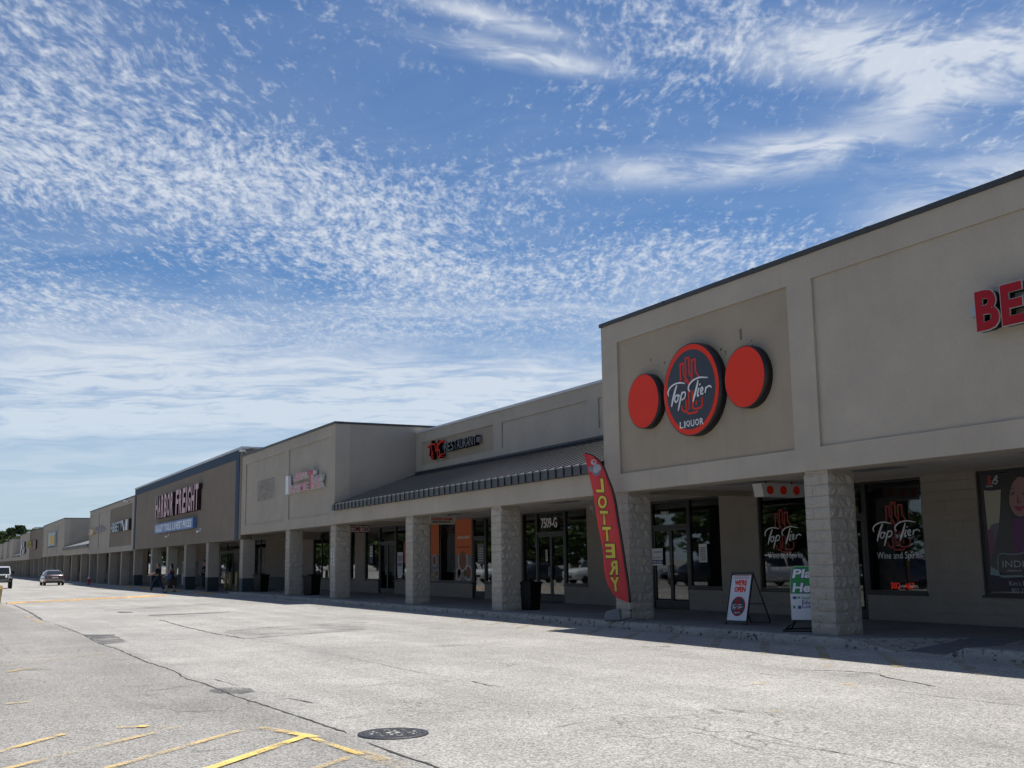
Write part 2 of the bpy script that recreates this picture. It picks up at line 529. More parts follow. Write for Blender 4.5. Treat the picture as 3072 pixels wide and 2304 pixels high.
def rel(root, p):
    """world point into the frame of an unrotated thing"""
    return (p[0]-root.location.x, p[1]-root.location.y, p[2]-root.location.z)


def copy_tree(o, parent=None):
    c = o.copy(); C.objects.link(c)
    if parent is not None: c.parent = parent
    for ch in list(o.children): copy_tree(ch, c)
    return c


_TC = {}


def text_mesh(txt, width, height, depth, m, mside=None, bold=0.0, shear=0.0, mirror=False, sp=1.0, smallcaps=1.0):
    """lettering in the x,z plane, front at y=0, fitted to width x height, origin lower left"""
    cu = bpy.data.curves.new('t', 'FONT'); cu.body = txt; cu.offset = bold; cu.shear = shear; cu.space_character = sp
    cu.resolution_u = 3; cu.fill_mode = 'FRONT' if depth <= 0 else 'BOTH'; cu.extrude = max(depth, 0)*0.5
    to = bpy.data.objects.new('t', cu)
    me = bpy.data.meshes.new_from_object(to)
    bpy.data.objects.remove(to); bpy.data.curves.remove(cu)
    n = len(me.vertices); co = np.empty(n*3, np.float32); me.vertices.foreach_get('co', co); co = co.reshape(-1, 3)
    mn, mx = co.min(0), co.max(0); sz = np.maximum(mx-mn, 1e-6)
    x = (co[:, 0]-mn[0])/sz[0]; z = (co[:, 1]-mn[1])/sz[1]
    if mirror: x = 1-x
    h = co[:, 2]
    hm = h.max() if depth > 0 else 0
    out = np.stack([x*width, (hm-h) if depth > 0 else h*0, z*height], 1).astype(np.float32)
    nrm = np.empty(len(me.polygons)*3, np.float32); me.polygons.foreach_get('normal', nrm); nz = nrm.reshape(-1, 3)[:, 2]
    me.vertices.foreach_set('co', out.ravel())
    me.materials.clear(); me.materials.append(m); me.materials.append(mside or m)
    me.polygons.foreach_set('material_index', [0 if k > 0.5 else 1 for k in nz])
    if mirror: me.flip_normals()
    me.update()
    return me


def letters(parent, txt, x0, x1, y, z0, z1, depth, m, mside, bold=0.0, gap=0.09, name='letter', shear=0.0, widths=None):
    """each letter a solid of its own, set between x0 and x1 with its face at y (local to parent)"""
    ws = []
    for ch in txt:
        ws.append(0.45 if ch == ' ' else (widths or {}).get(ch, 0.28 if ch in "I'1" else (0.22 if ch in '.-' else (1.25 if ch in 'MW' else 0.85))))
    tot = sum(ws)+gap*(len(txt)-1); k = (x1-x0)/tot; x = x0
    for ch, w in zip(txt, ws):
        if ch != ' ':
            h = z1-z0
            me = text_mesh(ch, w*k, h*(0.3 if ch in "'" else 1), depth, m, mside, bold, shear)
            obj(name, me, parent, loc=(x, y, z0+(h*0.7 if ch == "'" else 0)))
        x += (w+gap)*k


def ribbon(mb, pts, w, y0, y1, m, closed=False, ms=None):
    """flat stroke in x,z of width w (number or list) between depths y0 (front) and y1"""
    n = len(pts); P = [Vector((p[0], p[1])) for p in pts]
    L = []
    for i in range(n):
        a_ = P[(i-1) % n] if closed else P[max(i-1, 0)]
        c_ = P[(i+1) % n] if closed else P[min(i+1, n-1)]
        t1 = (P[i]-a_).normalized() if (P[i]-a_).length > 1e-9 else None
        t2 = (c_-P[i]).normalized() if (c_-P[i]).length > 1e-9 else None
        t = ((t1 or t2)+(t2 or t1)).normalized()
        nn = Vector((-t.y, t.x)); ref = t1 or t2; nr = Vector((-ref.y, ref.x))
        ww = (w[i] if isinstance(w, (list, tuple)) else w)*0.5/max(0.5, nn.dot(nr))
        L.append((P[i]+nn*ww, P[i]-nn*ww))
    o = len(mb.v); ms = ms or m
    for l, r in L: mb.v += [(l.x, y0, l.y), (r.x, y0, r.y), (l.x, y1, l.y), (r.x, y1, r.y)]
    for i in range(n if closed else n-1):
        A, B = o+4*i, o+4*((i+1) % n)
        mb.face([A, A+1, B+1, B], m); mb.face([A+2, B+2, B+3, A+3], ms)
        mb.face([A, B, B+2, A+2], ms); mb.face([A+1, A+3, B+3, B+1], ms)
    if not closed:
        mb.face([o, o+2, o+3, o+1], m); e = o+4*(n-1); mb.face([e, e+1, e+3, e+2], m)
    return mb


def smooth_pts(pts, k=4):
    """Catmull-Rom through points"""
    P = [np.array(p, float) for p in pts]; out = []
    for i in range(len(P)-1):
        p0 = P[max(i-1, 0)]; p1 = P[i]; p2 = P[i+1]; p3 = P[min(i+2, len(P)-1)]
        for j in range(k):
            t = j/k
            out.append(0.5*((2*p1)+(-p0+p2)*t+(2*p0-5*p1+4*p2-p3)*t*t+(-p0+3*p1-3*p2+p3)*t**3))
    out.append(P[-1])
    return [tuple(q) for q in out]


# ---------------------------------------------------------------- ground
YF, YC, YW = 14.05, 14.13, 18.2          # fascia face, column face, shop front wall
WZ = 0.15                                 # walkway level
mb = MB()
xs = [-1500, -400, -95, -50, 0, 60, 1500]; ys = [-1500, -200, -20, 0, 14, 40, 300, 1500]
for X in xs:
    for Y in ys: mb.v.append((X, Y, gz(X)))
for i in range(len(xs)-1):
    for j in range(len(ys)-1):
        k = i*len(ys)+j; mb.face([k, k+len(ys), k+len(ys)+1, k+1], M_ASPH)
lot = struct(mb.build('parking_lot'))

LIFT = [0.004]


def on_ground(pts_px, dz):
    out = []
    for x, y in pts_px:
        p = gnd(x, y); out.append((p[0], p[1], p[2]+dz))
    return out


def strip(name, pts, w, m, dz=0.004, jag=0.0, step=0.35, taper=False):
    """ribbon lying on the asphalt along world points; w metres wide"""
    P = [np.array(p[:2]) for p in pts]; Q = []
    for i in range(len(P)-1):
        n = max(1, int(np.linalg.norm(P[i+1]-P[i])/step))
        for k in range(n): Q.append(P[i]+(P[i+1]-P[i])*k/n)
    Q.append(P[-1]); mb = MB(); o = 0
    for i, p in enumerate(Q):
        t = Q[min(i+1, len(Q)-1)]-Q[max(i-1, 0)]; t = t/max(np.linalg.norm(t), 1e-9); nn = np.array([-t[1], t[0]])
        ww = w*0.5*(1 if not jag else random.uniform(0.35, 1.5))
        if taper and (i == 0 or i == len(Q)-1): ww *= 0.15
        c = p+nn*random.uniform(-jag, jag)
        for sgn in (1, -1):
            e = c+nn*ww*sgn; mb.v.append((e[0], e[1], gz(e[0])+dz))
    for i in range(len(Q)-1): mb.face([2*i, 2*i+1, 2*i+3, 2*i+2], m)
    return mb.build(name, lot)


def A_(x, y): return (x/2.011, 1700+y/2.011)
def B_(x, y): return (900+x/2.011, 1700+y/2.011)
def C_(x, y): return (1900+x/1.887, 1700+y/1.887)


cracks = [
    (.032, [A_(*p) for p in ((330, 345), (500, 410), (600, 465), (700, 495), (880, 575), (1040, 625), (1130, 680), (1215, 700), (1300, 735), (1440, 790), (1600, 840), (1700, 870), (1900, 940), (2080, 1000))]),
    (.03, [B_(*p) for p in ((0, 905), (100, 945), (290, 1005))]), (.036, [B_(*p) for p in ((410, 1060), (560, 1120), (700, 1165), (860, 1225), (1010, 1300))]),
    (.02, [A_(*p) for p in ((1180, 683), (1290, 680), (1440, 720))]), (.035, [A_(*p) for p in ((1640, 805), (1740, 795), (1890, 825))]),
    (.035, [A_(*p) for p in ((695, 725), (860, 722), (960, 710))]), (.035, [A_(*p) for p in ((695, 760), (900, 750), (1070, 735))]),
    (.05, [A_(*p) for p in ((960, 320), (1120, 365), (1300, 405), (1480, 435))]), (.05, [A_(*p) for p in ((1480, 437), (1900, 402), (2200, 387))]),
    (.06, [A_(*p) for p in ((80, 230), (180, 275), (260, 325))]),
    (.03, [B_(*p) for p in ((1030, 690), (1130, 715), (1240, 727))]), (.014, [B_(*p) for p in ((300, 735), (460, 715), (700, 700))]), (.014, [B_(*p) for p in ((780, 675), (940, 700))]),
    (.035, [C_(*p) for p in ((870, 585), (1150, 590), (1400, 605))]), (.035, [C_(*p) for p in ((1400, 612), (1420, 625), (1720, 680))]),
    (.009, [C_(*p) for p in ((0, 845), (80, 865), (400, 925), (700, 985), (1000, 1030), (1280, 1075), (1650, 1150))]),
    (.012, [C_(*p) for p in ((690, 600), (880, 630), (1090, 660))]), (.012, [C_(*p) for p in ((1430, 700), (1800, 745), (2212, 790))]),
    (.012, [B_(*p) for p in ((1480, 985), (1700, 940), (2080, 935), (2210, 945))]), (.010, [B_(*p) for p in ((0, 500), (350, 560), (650, 625), (1000, 690))]),
    (.010, [B_(*p) for p in ((120, 930), (450, 895), (720, 875))]), (.03, [B_(*p) for p in ((835, 378), (910, 375))]),
    (.010, [C_(*p) for p in ((560, 915), (760, 960), (960, 1010), (1210, 1065))]), (.03, [A_(*p) for p in ((0, 330), (140, 320))]),
    (.04, [A_(*p) for p in ((1150, 1120), (1290, 1108), (1440, 1098))]), (.012, [A_(*p) for p in ((1480, 430), (1650, 455), (1900, 500))]),
    (.012, [A_(*p) for p in ((1550, 603), (1590, 601))]),
]
for i, (w, pts) in enumerate(cracks):
    strip('crack', on_ground(pts, 0), w*.8, M_CRACK, 0.004+0.0004*(i % 4), jag=w*0.5, step=0.13, taper=True)


def sheet(name, px, m, dz, rough_edge=0.05):
    P = on_ground(px, dz); Q = []
    for i in range(len(P)):
        a0, a1 = np.array(P[i]), np.array(P[(i+1) % len(P)]); n = max(2, int(np.linalg.norm(a1-a0)/0.25))
        for k in range(n):
            q_ = a0+(a1-a0)*k/n; Q.append((q_[0]+random.uniform(-1, 1)*rough_edge, q_[1]+random.uniform(-1, 1)*rough_edge, q_[2]))
    me = bpy.data.meshes.new(name); bm = bmesh.new(); f = bm.faces.new([bm.verts.new(q_) for q_ in Q]); bm.normal_update()
    if f.normal.z < 0: f.normal_flip()
    bmesh.ops.triangulate(bm, faces=bm.faces); bm.to_mesh(me); bm.free(); me.materials.append(m)
    return obj(name, me, lot)


sheet('asphalt_patch', [A_(*p) for p in ((500, 412), (690, 410), (765, 458), (620, 470), (560, 440))], M_TAR, 0.0075)
sheet('asphalt_patch', [A_(*p) for p in ((1275, 745), (1340, 730), (1500, 735), (1530, 752), (1450, 770), (1300, 768))], M_TAR, 0.0080)
sheet('asphalt_patch', [A_(*p) for p in ((1440, 752), (1740, 765), (1700, 800), (1450, 790))], M_TARF, 0.0085)
sheet('asphalt_patch', [A_(*p) for p in ((712, 272), (790, 272), (800, 279), (720, 280))], M_TAR, 0.0075)
sheet('asphalt_patch', [A_(*p) for p in ((900, 293), (1380, 272), (1390, 278), (905, 299))], M_TAR, 0.0080)
sheet('asphalt_patch', [A_(*p) for p in ((630, 262), (1240, 222), (1400, 212), (1420, 218), (1000, 250), (640, 268))], M_TARF, 0.0070)
sheet('asphalt_patch', [A_(*p) for p in ((1330, 395), (1480, 433), (2200, 385), (2210, 330), (1500, 372))], M_TARF, 0.0065)
sheet('asphalt_patch', [C_(*p) for p in ((980, 592), (1400, 608), (1380, 630), (1120, 620))], M_TARF, 0.0075)
sheet('asphalt_patch', [C_(*p) for p in ((40, 452), (220, 448), (190, 460), (60, 459))], M_TARF, 0.0070, 0.01)
sheet('asphalt_patch', [A_(*p) for p in ((655, 208), (780, 206), (780, 212), (660, 213))], M_TARF, 0.0070, 0.02)

lines = [
    (M_PY, .08, [A_(-260, 1190), A_(400, 1010)]), (M_PY, .08, [A_(-250, 1295), A_(1090, 967)]),
    (M_PY, .08, [A_(430, 1285), A_(1530, 970)]), (M_PYB, .10, [A_(1050, 1297), A_(1850, 1025)]),
    (M_PYB, .11, [A_(1760, 1008), A_(1900, 1035)]), (M_PYB, .07, [A_(1890, 1040), A_(2180, 1140)]),
    (M_PYF, .16, [B_(300, 1110), B_(640, 1215), B_(900, 1300)]), (M_PY, .08, [B_(0, 1255), B_(335, 1142)]),
    (M_PYF, .10, [A_(30, 600), A_(650, 520)]), (M_PY, .08, [A_(30, 832), A_(215, 815)]), (M_PYF, .08, [A_(250, 811), A_(505, 797)]),
    (M_PY, .12, [A_(145, 298), A_(250, 340)]), (M_PYF, .30, [A_(720, 572), A_(752, 572)]), (M_PYF, .25, [A_(465, 457), A_(498, 457)]),
    (M_PYB, .12, [A_(832, 968), A_(892, 968)]), (M_PYF, .10, [A_(700, 975), A_(1000, 966)]), (M_PYF, .10, [A_(30, 640), A_(250, 605)]),
    (M_PYF, .12, [A_(1560, 975), A_(1760, 1005)]), (M_PYF, .12, [A_(-10, 235), A_(30, 250)]),
    (M_PYF, .14, [C_(1080, 572), C_(1140, 552)]), (M_PYF, .14, [C_(700, 668), C_(745, 655)]), (M_PYF, .14, [C_(1200, 665), C_(1240, 685)]), (M_PYF, .20, [C_(1460, 602), C_(1560, 598)]),
    (M_PYF, .10, [C_(790, 830), C_(840, 822)]), (M_PYF, .12, [B_(1410, 372), B_(1490, 362)]), (M_PYF, .12, [B_(1260, 352), B_(1310, 346)]),
]
for i, (m, w, pts) in enumerate(lines):
    strip('painted_line', on_ground(pts, 0), w, m, 0.0105+0.0004*(i % 5), step=1.0)
# faded diagonal hatch along the kerb
hx = [onY(1900+cx/1.887, 1700+(376+.095*cx)/1.887, 13.4)[0] for cx in (30, 240, 475, 735, 1040, 1390, 1790, 2160)]
hx += [hx[0]-1.5*(k+1) for k in range(5)]
for X in hx:
    strip('painted_line', [(X, 13.45), (X+1.9, 11.85)], .15, M_PYH, 0.0105, step=0.6)

# speed hump with yellow paint
h0, h1 = gnd(20, 1812), gnd(495, 1788)
mb = MB(); n = 24
for i in range(n+1):
    t = i/n; c = np.array(h0[:2])*(1-t)+np.array(h1[:2])*t
    for j, (off, hh) in enumerate(((-.42, 0.0), (-.22, .045), (0, .06), (.22, .045), (.42, 0.0))):
        X = c[0]+off; mb.v.append((X, c[1], gz(X)+hh+0.003))
for i in range(n):
    for j in range(4): mb.face([i*5+j, i*5+j+1, (i+1)*5+j+1, (i+1)*5+j], M_ASPH, True)
hump = struct(mb.build('speed_hump', fix=True))
mb = MB()
for i in range(n+1):
    t = i/n; c = np.array(h0[:2])*(1-t)+np.array(h1[:2])*t
    for off, hh in ((.02, .0665), (.22, .0515), (.40, .0075)):
        X = c[0]+off; mb.v.append((X, c[1], gz(X)+hh+0.003))
for i in range(n):
    for j in range(2): mb.face([i*3+j, i*3+j+1, (i+1)*3+j+1, (i+1)*3+j], worn('hump_yellow', (0.60, 0.36, 0.12), 0.36, 0.56, 5))
mb.build('painted_band', hump, fix=True)

# ---------------------------------------------------------------- walkway and kerb
walk = struct(obj('walkway', MB().box(-58.5, -9, 16, 18.2, -0.3, WZ-0.03, M_WALK).mesh('walkway')))
KY = 13.62


def slab(x0, x1, y0, y1, z, m=M_WALK):
    mb = MB(); g_ = 0.006
    mb.box(x0+g_, x1-g_, y0+g_, y1-g_, z-0.25, z+random.uniform(-0.002, 0.002), m)
    mb.build('slab', walk)


def kerb(x0, x1, z, m, zl=None, zr=None):
    mb = MB(); n = max(4, int((x1-x0)/0.22)); o = 0
    zl = z if zl is None else zl; zr = z if zr is None else zr
    for i in range(n+1):
        t = i/n; X = x0+0.008+(x1-x0-0.016)*t; zz = zl+(zr-zl)*t; j = lambda s_: random.uniform(-s_, s_)
        ch = random.random() < 0.16
        c = random.uniform(0.02, 0.05) if ch else 0.0
        zg = gz(X)-0.15
        for (Y, Z) in ((KY+.235, zg), (KY+.235, zz), (KY+.055+c+j(.006), zz-.002), (KY+.012+c*.5+j(.006), zz-.03-c*.6+j(.006)), (KY+j(.005), zz-.09), (KY-.004, zg)):
            mb.v.append((X, Y, Z))
    for i in range(n):
        for k in range(5):
            A, B = i*6+k, (i+1)*6+k; mb.face([A, A+1, B+1, B], m)
    mb.face([0, 5, 4, 3, 2, 1], m); e = n*6; mb.face([e, e+1, e+2, e+3, e+4, e+5], m)
    mb.build('kerb_stone', walk, fix=True)


XR0, XR1, XR2, XR3 = -14.35, -13.3, -12.35, -11.95
x = -58.0
while x < XR0-0.4:
    w = min(3.0, XR0-x)
    if XR0-(x+w) < 0.6: w = XR0-x
    slab(x, x+w, KY+.24, 15.9, WZ); slab(x, x+w, 15.9, YW, WZ)
    x += w
kx = -58.0
while kx < XR0-0.3:
    w = random.uniform(2.2, 3.4)
    if kx > -24: w = random.uniform(1.2, 2.6)
    if XR0-(kx+w) < 1.2: w = XR0-kx
    kerb(kx, kx+w, WZ, M_KERB); kx += w
kerb(XR0, XR1, WZ, M_KERB, zr=0.012)
kerb(XR1, XR2, 0.012, M_KERB)
kerb(XR2, XR3, WZ, M_KERB, zl=0.012)
for (a0, a1) in ((XR3, -9.2), (-9.2, -6.2), (-6.2, -3.0), (-3.0, 0.0), (0.0, 3.0)):
    kerb(a0, a1, WZ, M_KERB); slab(a0, a1, KY+.24, 15.9, WZ); slab(a0, a1, 15.9, YW, WZ)
slab(XR0, XR3, 15.4, YW, WZ)
k0 = KY+.24
mb = MB()
mb.quad([(XR0+.01, k0, WZ), (XR1, k0, .012), (XR1, 15.39, WZ)], M_KERB).quad([(XR0+.01, k0, WZ), (XR1, 15.39, WZ), (XR0+.01, 15.39, WZ)], M_WALK)
mb.build('ramp_flare', walk)
mb = MB(); mb.quad([(XR1, k0, .012), (XR2, k0, .012), (XR2, 15.39, WZ), (XR1, 15.39, WZ)], mat('ramp_asphalt', (0.12, 0.12, 0.122), 0.9, var=(6, 0.2), bump=(60, 0.5)))
mb.build('ramp', walk)
mb = MB(); mb.quad([(XR2, k0, .012), (XR3-.01, k0, WZ), (XR3-.01, 15.39, WZ), (XR2, 15.39, WZ)], M_KERB)
mb.build('ramp_flare', walk)
# level walk in front of the tool store and the far shops
for i in range(11):
    xa = -58.0-3.1*(i+1); slab(xa, xa+3.1, KY+.24, YW, 0.02); kerb(xa, xa+3.1, 0.02, M_KERBY if i % 3 else M_KERB)
x = -92.1
while x > -300:
    w = 6.0 if x > -150 else 15.0
    slab(x-w, x, KY+.24, YW, -0.04); kerb(x-w, x, -0.04, M_KERB); x -= w


# ---------------------------------------------------------------- buildings
def rough_block(L, T, H, seed):
    """split-faced block: front (-y) and end (+x) faces are broken stone"""
    r = random.Random(seed); mb = MB(); nx, nz, ny = 6, 3, 3
    o = len(mb.v)
    for k in range(nz+1):
        for i in range(nx+1):
            e = (k in (0, nz)) or i in (0, nx)
            mb.v.append((L*i/nx, -(r.uniform(-.006, .001) if e else r.uniform(.000, .026)), H*k/nz))
    for k in range(nz):
        for i in range(nx): A = o+k*(nx+1)+i; mb.face([A, A+1, A+nx+2, A+nx+1], M_BLK)
    o2 = len(mb.v)
    for k in range(nz+1):
        for j in range(ny+1):
            if j == 0: mb.v.append(mb.v[o+k*(nx+1)+nx])
            else:
                e = (k in (0, nz)) or j == ny
                mb.v.append((L+(r.uniform(-.006, .001) if e else r.uniform(.000, .026)), T*j/ny, H*k/nz))
    for k in range(nz):
        for j in range(ny): A = o2+k*(ny+1)+j; mb.face([A, A+1, A+ny+2, A+ny+1], M_BLK)
    # top and bottom
    for zz, fl in ((H, False), (0, True)):
        q_ = len(mb.v); mb.v += [(0, 0, zz), (L, 0, zz), (L, T, zz), (0, T, zz)]; mb.face([q_, q_+1, q_+2, q_+3][::-1 if fl else 1], M_BLK)
    return mb.mesh('block')


CW = 0.62
RB = [rough_block(CW-.2-.006, .2, .196, i) for i in range(7)]


def column(root, X0, z0, z1, blocks, base=False, Y0=YC):
    """square masonry pier; X0 its left edge"""
    mb = MB()
    if blocks:
        mb.box(X0+.016, X0+CW-.016, Y0+.016, Y0+CW-.016, z0, z1, M_MORT)
        o = mb.build('column', root); o.location = -root.location
        nrow = int(math.ceil((z1-z0)/.203)); cx, cyy = X0+CW/2, Y0+CW/2
        for k in range(nrow):
            H = min(.196, z1-z0-k*.203-.003)
            if H < 0.05: continue
            for s_ in range(4):
                off = Vector((-CW/2+(.2+.006), -CW/2, 0)); off.rotate(Matrix.Rotation(s_*math.pi/2, 3, 'Z'))
                b = obj('block', random.choice(RB), o, loc=(cx+off.x, cyy+off.y, z0+k*.203), rz=s_*math.pi/2)
                if k % 2: # opposite hand on every second course
                    b.rotation_euler = (0, 0, s_*math.pi/2); b.scale = (1, 1, 1)
                    off = Vector((-CW/2+CW-.2-.006, -CW/2, 0)); off.rotate(Matrix.Rotation(s_*math.pi/2, 3, 'Z'))
                    b.location = (cx+off.x, cyy+off.y, z0+k*.203); b.scale = (-1, 1, 1)
                if H < .196: b.scale = (b.scale.x, 1, H/.196)
    else:
        zb = z0+0.8 if base else z0
        mb.box(X0, X0+CW, Y0, Y0+CW, zb, z1, M_BLKF)
        o = mb.build('column', root); o.location = -root.location
        if base:
            mb = MB().box(X0-.004, X0+CW+.004, Y0-.004, Y0+CW+.004, z0, zb, M_GRN); mb.build('column_base', o)
    return o


def wall_block(L, seed):
    r = random.Random(seed); mb = MB(); nx, nz = 4, 2; H, T = .188, .03
    for k in range(nz+1):
        for i in range(nx+1):
            e = k in (0, nz) or i in (0, nx)
            mb.v.append((L*i/nx, 0 if e else -r.uniform(.0, .007), H*k/nz))
    for k in range(nz):
        for i in range(nx): A = k*(nx+1)+i; mb.face([A, A+1, A+nx+2, A+nx+1], M_BLKW)
    q_ = len(mb.v); mb.v += [(0, 0, 0), (L, 0, 0), (L, 0, H), (0, 0, H), (0, T, 0), (L, T, 0), (L, T, H), (0, T, H)]
    for f in ((0, 4, 5, 1), (1, 5, 6, 2), (2, 6, 7, 3), (3, 7, 4, 0)): mb.face([q_+i for i in f], M_BLKW)
    return mb.mesh('block')


WBK = [wall_block(.401, i) for i in range(6)]


def fill_blocks(wall, x0, x1, z0, z1):
    """courses of painted block on the shop wall"""
    k0_ = int(math.floor((z0-WZ)/.203+.5))
    z = WZ+k0_*.203; row = k0_
    while z < z1-.03:
        h = min(.188, z1-z)
        x = x0-(.2 if row % 2 else 0.0)
        while x < x1-.01:
            a0, a1 = max(x, x0), min(x+.401, x1)
            if a1-a0 > .04:
                obj('block', random.choice(WBK), wall, loc=(a0, YW-.02, z+.005), scale=((a1-a0)/.401, 1, h/.188 if h < .187 else 1))
            x += .404
        z += .203; row += 1


def fascia(root, x0, x1, bot, top, panels, mwall=M_ST, depth=.6, rec=.05, y=YF, cop=M_COP, coph=.09, z0=3.46, z1=6.56, ret_r=True):
    mb = MB()
    mb.box(x0, x1, y, y+depth, bot, z0, mwall); mb.box(x0, x1, y, y+depth, z1, top-.05, mwall)
    ps = sorted(panels); x = x0
    for p in ps+[(x1, x1, None)]:
        if p[0]-x > 1e-3: mb.box(x, p[0], y, y+depth, z0+.0, z1, mwall)
        x = p[1]
    o = mb.build('fascia_wall', root); o.location = -root.location
    for p in ps:
        b = MB().box(p[0], p[1], y+rec, y+depth-.02, z0-.01, z1+.01, p[2]).build('wall_panel', root); b.location = -root.location
    b = MB().box(x0-.02, x1+.04, y-.045, y+.34, top-coph, top, cop).build('coping', root); b.location = -root.location
    xj = x0+2.6
    while xj < x1-.5 and x1 > -60:
        MB().box(xj, xj+.10, y-.050, y+.345, top-coph-.004, top+.004, cop).build('coping_joint', b); xj += 3.05
    return o


def shell(root, x0, x1, top, bot, yb=38.0, left=True, right=True, zroof=None, y0=YF+.6, m=M_RET, cop=M_COP):
    """roof deck, side walls and back"""
    zr = zroof or top-.6
    b = MB().box(x0+.25, x1-.25, y0, yb, zr-.15, zr, M_GREY).build('roof_deck', root); b.location = -root.location
    for on, xa, xb in ((left, x0, x0+.25), (right, x1-.25, x1)):
        if on:
            mb = MB().box(xa, xb, y0, yb, bot, top-.05, m); b = mb.build('side_wall', root); b.location = -root.location
            mb = MB().box(xa-.03, xb+.03, y0-.2601, yb, top-coph_(cop), top-.004, cop); c_ = mb.build('coping', root); c_.location = -root.location
    b = MB().box(x0, x1, yb, yb+.3, -.3, top-.06, m).build('back_wall', root); b.location = -root.location


def coph_(c): return .086


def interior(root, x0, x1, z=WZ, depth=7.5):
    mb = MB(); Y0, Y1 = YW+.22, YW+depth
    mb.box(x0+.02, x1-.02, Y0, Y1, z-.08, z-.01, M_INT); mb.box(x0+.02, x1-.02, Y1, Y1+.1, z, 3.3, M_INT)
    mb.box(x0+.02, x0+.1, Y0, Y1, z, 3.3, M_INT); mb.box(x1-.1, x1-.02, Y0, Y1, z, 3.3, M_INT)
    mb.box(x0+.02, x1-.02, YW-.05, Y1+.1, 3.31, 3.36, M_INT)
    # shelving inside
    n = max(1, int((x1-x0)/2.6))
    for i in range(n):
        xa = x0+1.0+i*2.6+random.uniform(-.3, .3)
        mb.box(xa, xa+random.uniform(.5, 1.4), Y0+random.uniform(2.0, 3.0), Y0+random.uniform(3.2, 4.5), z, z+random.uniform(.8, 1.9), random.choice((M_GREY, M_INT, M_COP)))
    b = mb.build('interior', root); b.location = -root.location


GY = YW+.07


def window(root, x0, x1, z0=.73, z1=3.13, mull=(), fr=.055, name='window'):
    mb = MB(); ya, yb = GY-.045, GY+.055
    mb.box(x0, x1, ya, yb, z1-fr, z1, M_FRM); mb.box(x0, x1, ya, yb, z0, z0+fr, M_FRM)
    xs_ = [x0]+list(mull)+[x1]
    mb.box(x0, x0+fr, ya, yb, z0+fr, z1-fr, M_FRM); mb.box(x1-fr, x1, ya, yb, z0+fr, z1-fr, M_FRM)
    for q_ in mull: mb.box(q_-fr/2, q_+fr/2, ya, yb, z0+fr, z1-fr, M_FRM)
    w = mb.build(name, root); w.location = -root.location
    for i in range(len(xs_)-1):
        a0 = xs_[i]+(fr if i == 0 else fr/2); a1 = xs_[i+1]-(fr if i == len(xs_)-2 else fr/2)
        MB().box(a0, a1, GY-.004, GY+.004, z0+fr, z1-fr, M_GLASS).build('pane', w)
    MB().box(x0-.02, x1+.02, YW-.06, GY-.05, z0-.045, z0-.003, M_FRM).build('sill', w)
    return w


def door(root, x0, x1, leaves=2, z0=WZ, zt=2.40, z1=3.13, fr=.06):
    mb = MB(); ya, yb = GY-.05, GY+.06
    mb.box(x0, x0+fr, ya, yb, z0, z1, M_FRM); mb.box(x1-fr, x1, ya, yb, z0, z1, M_FRM)
    mb.box(x0+fr, x1-fr, ya, yb, z1-fr, z1, M_FRM); mb.box(x0+fr, x1-fr, ya, yb, zt-.03, zt+.05, M_FRM)
    d = mb.build('door', root); d.location = -root.location
    MB().box(x0+fr, x1-fr, GY-.004, GY+.004, zt+.05, z1-fr, M_GLASS).build('transom_pane', d)
    wl = (x1-x0-2*fr)/leaves
    for i in range(leaves):
        a0 = x0+fr+wl*i+.006; a1 = a0+wl-.012; s_ = .06
        mb = MB(); y_, y2 = GY-.03, GY+.03; zt2 = zt-.04
        mb.box(a0, a0+s_, y_, y2, z0+.01, zt2, M_FRM); mb.box(a1-s_, a1, y_, y2, z0+.01, zt2, M_FRM)
        mb.box(a0+s_, a1-s_, y_, y2, zt2-.07, zt2, M_FRM); mb.box(a0+s_, a1-s_, y_, y2, z0+.01, z0+.22, M_FRM)
        l = mb.build('door_leaf', d)
        MB().box(a0+s_, a1-s_, GY-.004, GY+.004, z0+.22, zt2-.07, M_GLASS).build('pane', d)
        hx = a1-.035 if i == 0 else a0+.035
        MB().tube([(hx, GY-.035, .98), (hx, GY-.10, .98), (hx, GY-.10, 1.32), (hx, GY-.035, 1.32)], .014, M_STEEL).build('handle', d)
    return d


def storefront(root, x0, x1, opens, z0=WZ, blocks=True, base=False):
    """wall with glazed openings; opens = [(kind, x0, x1, extra)]"""
    m = M_BLKW if blocks else M_BLKWF
    mb = MB(); fills = []
    x = x0; y2 = YW+.2; zb = z0-.35
    spans = sorted(opens, key=lambda q_: q_[1])
    for sp in spans+[('E', x1, x1)]:
        if sp[1]-x > .02: mb.box(x, sp[1], YW, y2, zb, 3.3, m); fills.append((x, sp[1], z0, 3.15))
        if sp[0] == 'W': mb.box(sp[1], sp[2], YW, y2, zb, .69, m); fills.append((sp[1], sp[2], z0, .685))
        if sp[0] in 'WD': mb.box(sp[1], sp[2], YW, y2, 3.13, 3.3, m)
        if sp[0] == 'D': mb.box(sp[1], sp[2], YW, y2, zb, z0-.005, M_WALK)
        x = sp[2]
    w = mb.build('storefront_wall', root); w.location = -root.location
    if blocks:
        for f in fills: fill_blocks(w, *f)
    elif base:
        for f in fills: MB().box(f[0], f[1], YW-.012, YW-.001, z0, min(f[3], z0+.75), M_GRN).build('painted_base', w)
    for sp in spans:
        if sp[0] == 'W': window(root, sp[1], sp[2], mull=sp[3] if len(sp) > 3 else ())
        elif sp[0] == 'D': door(root, sp[1], sp[2], sp[3] if len(sp) > 3 else 2, z0=z0)
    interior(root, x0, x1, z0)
    return w


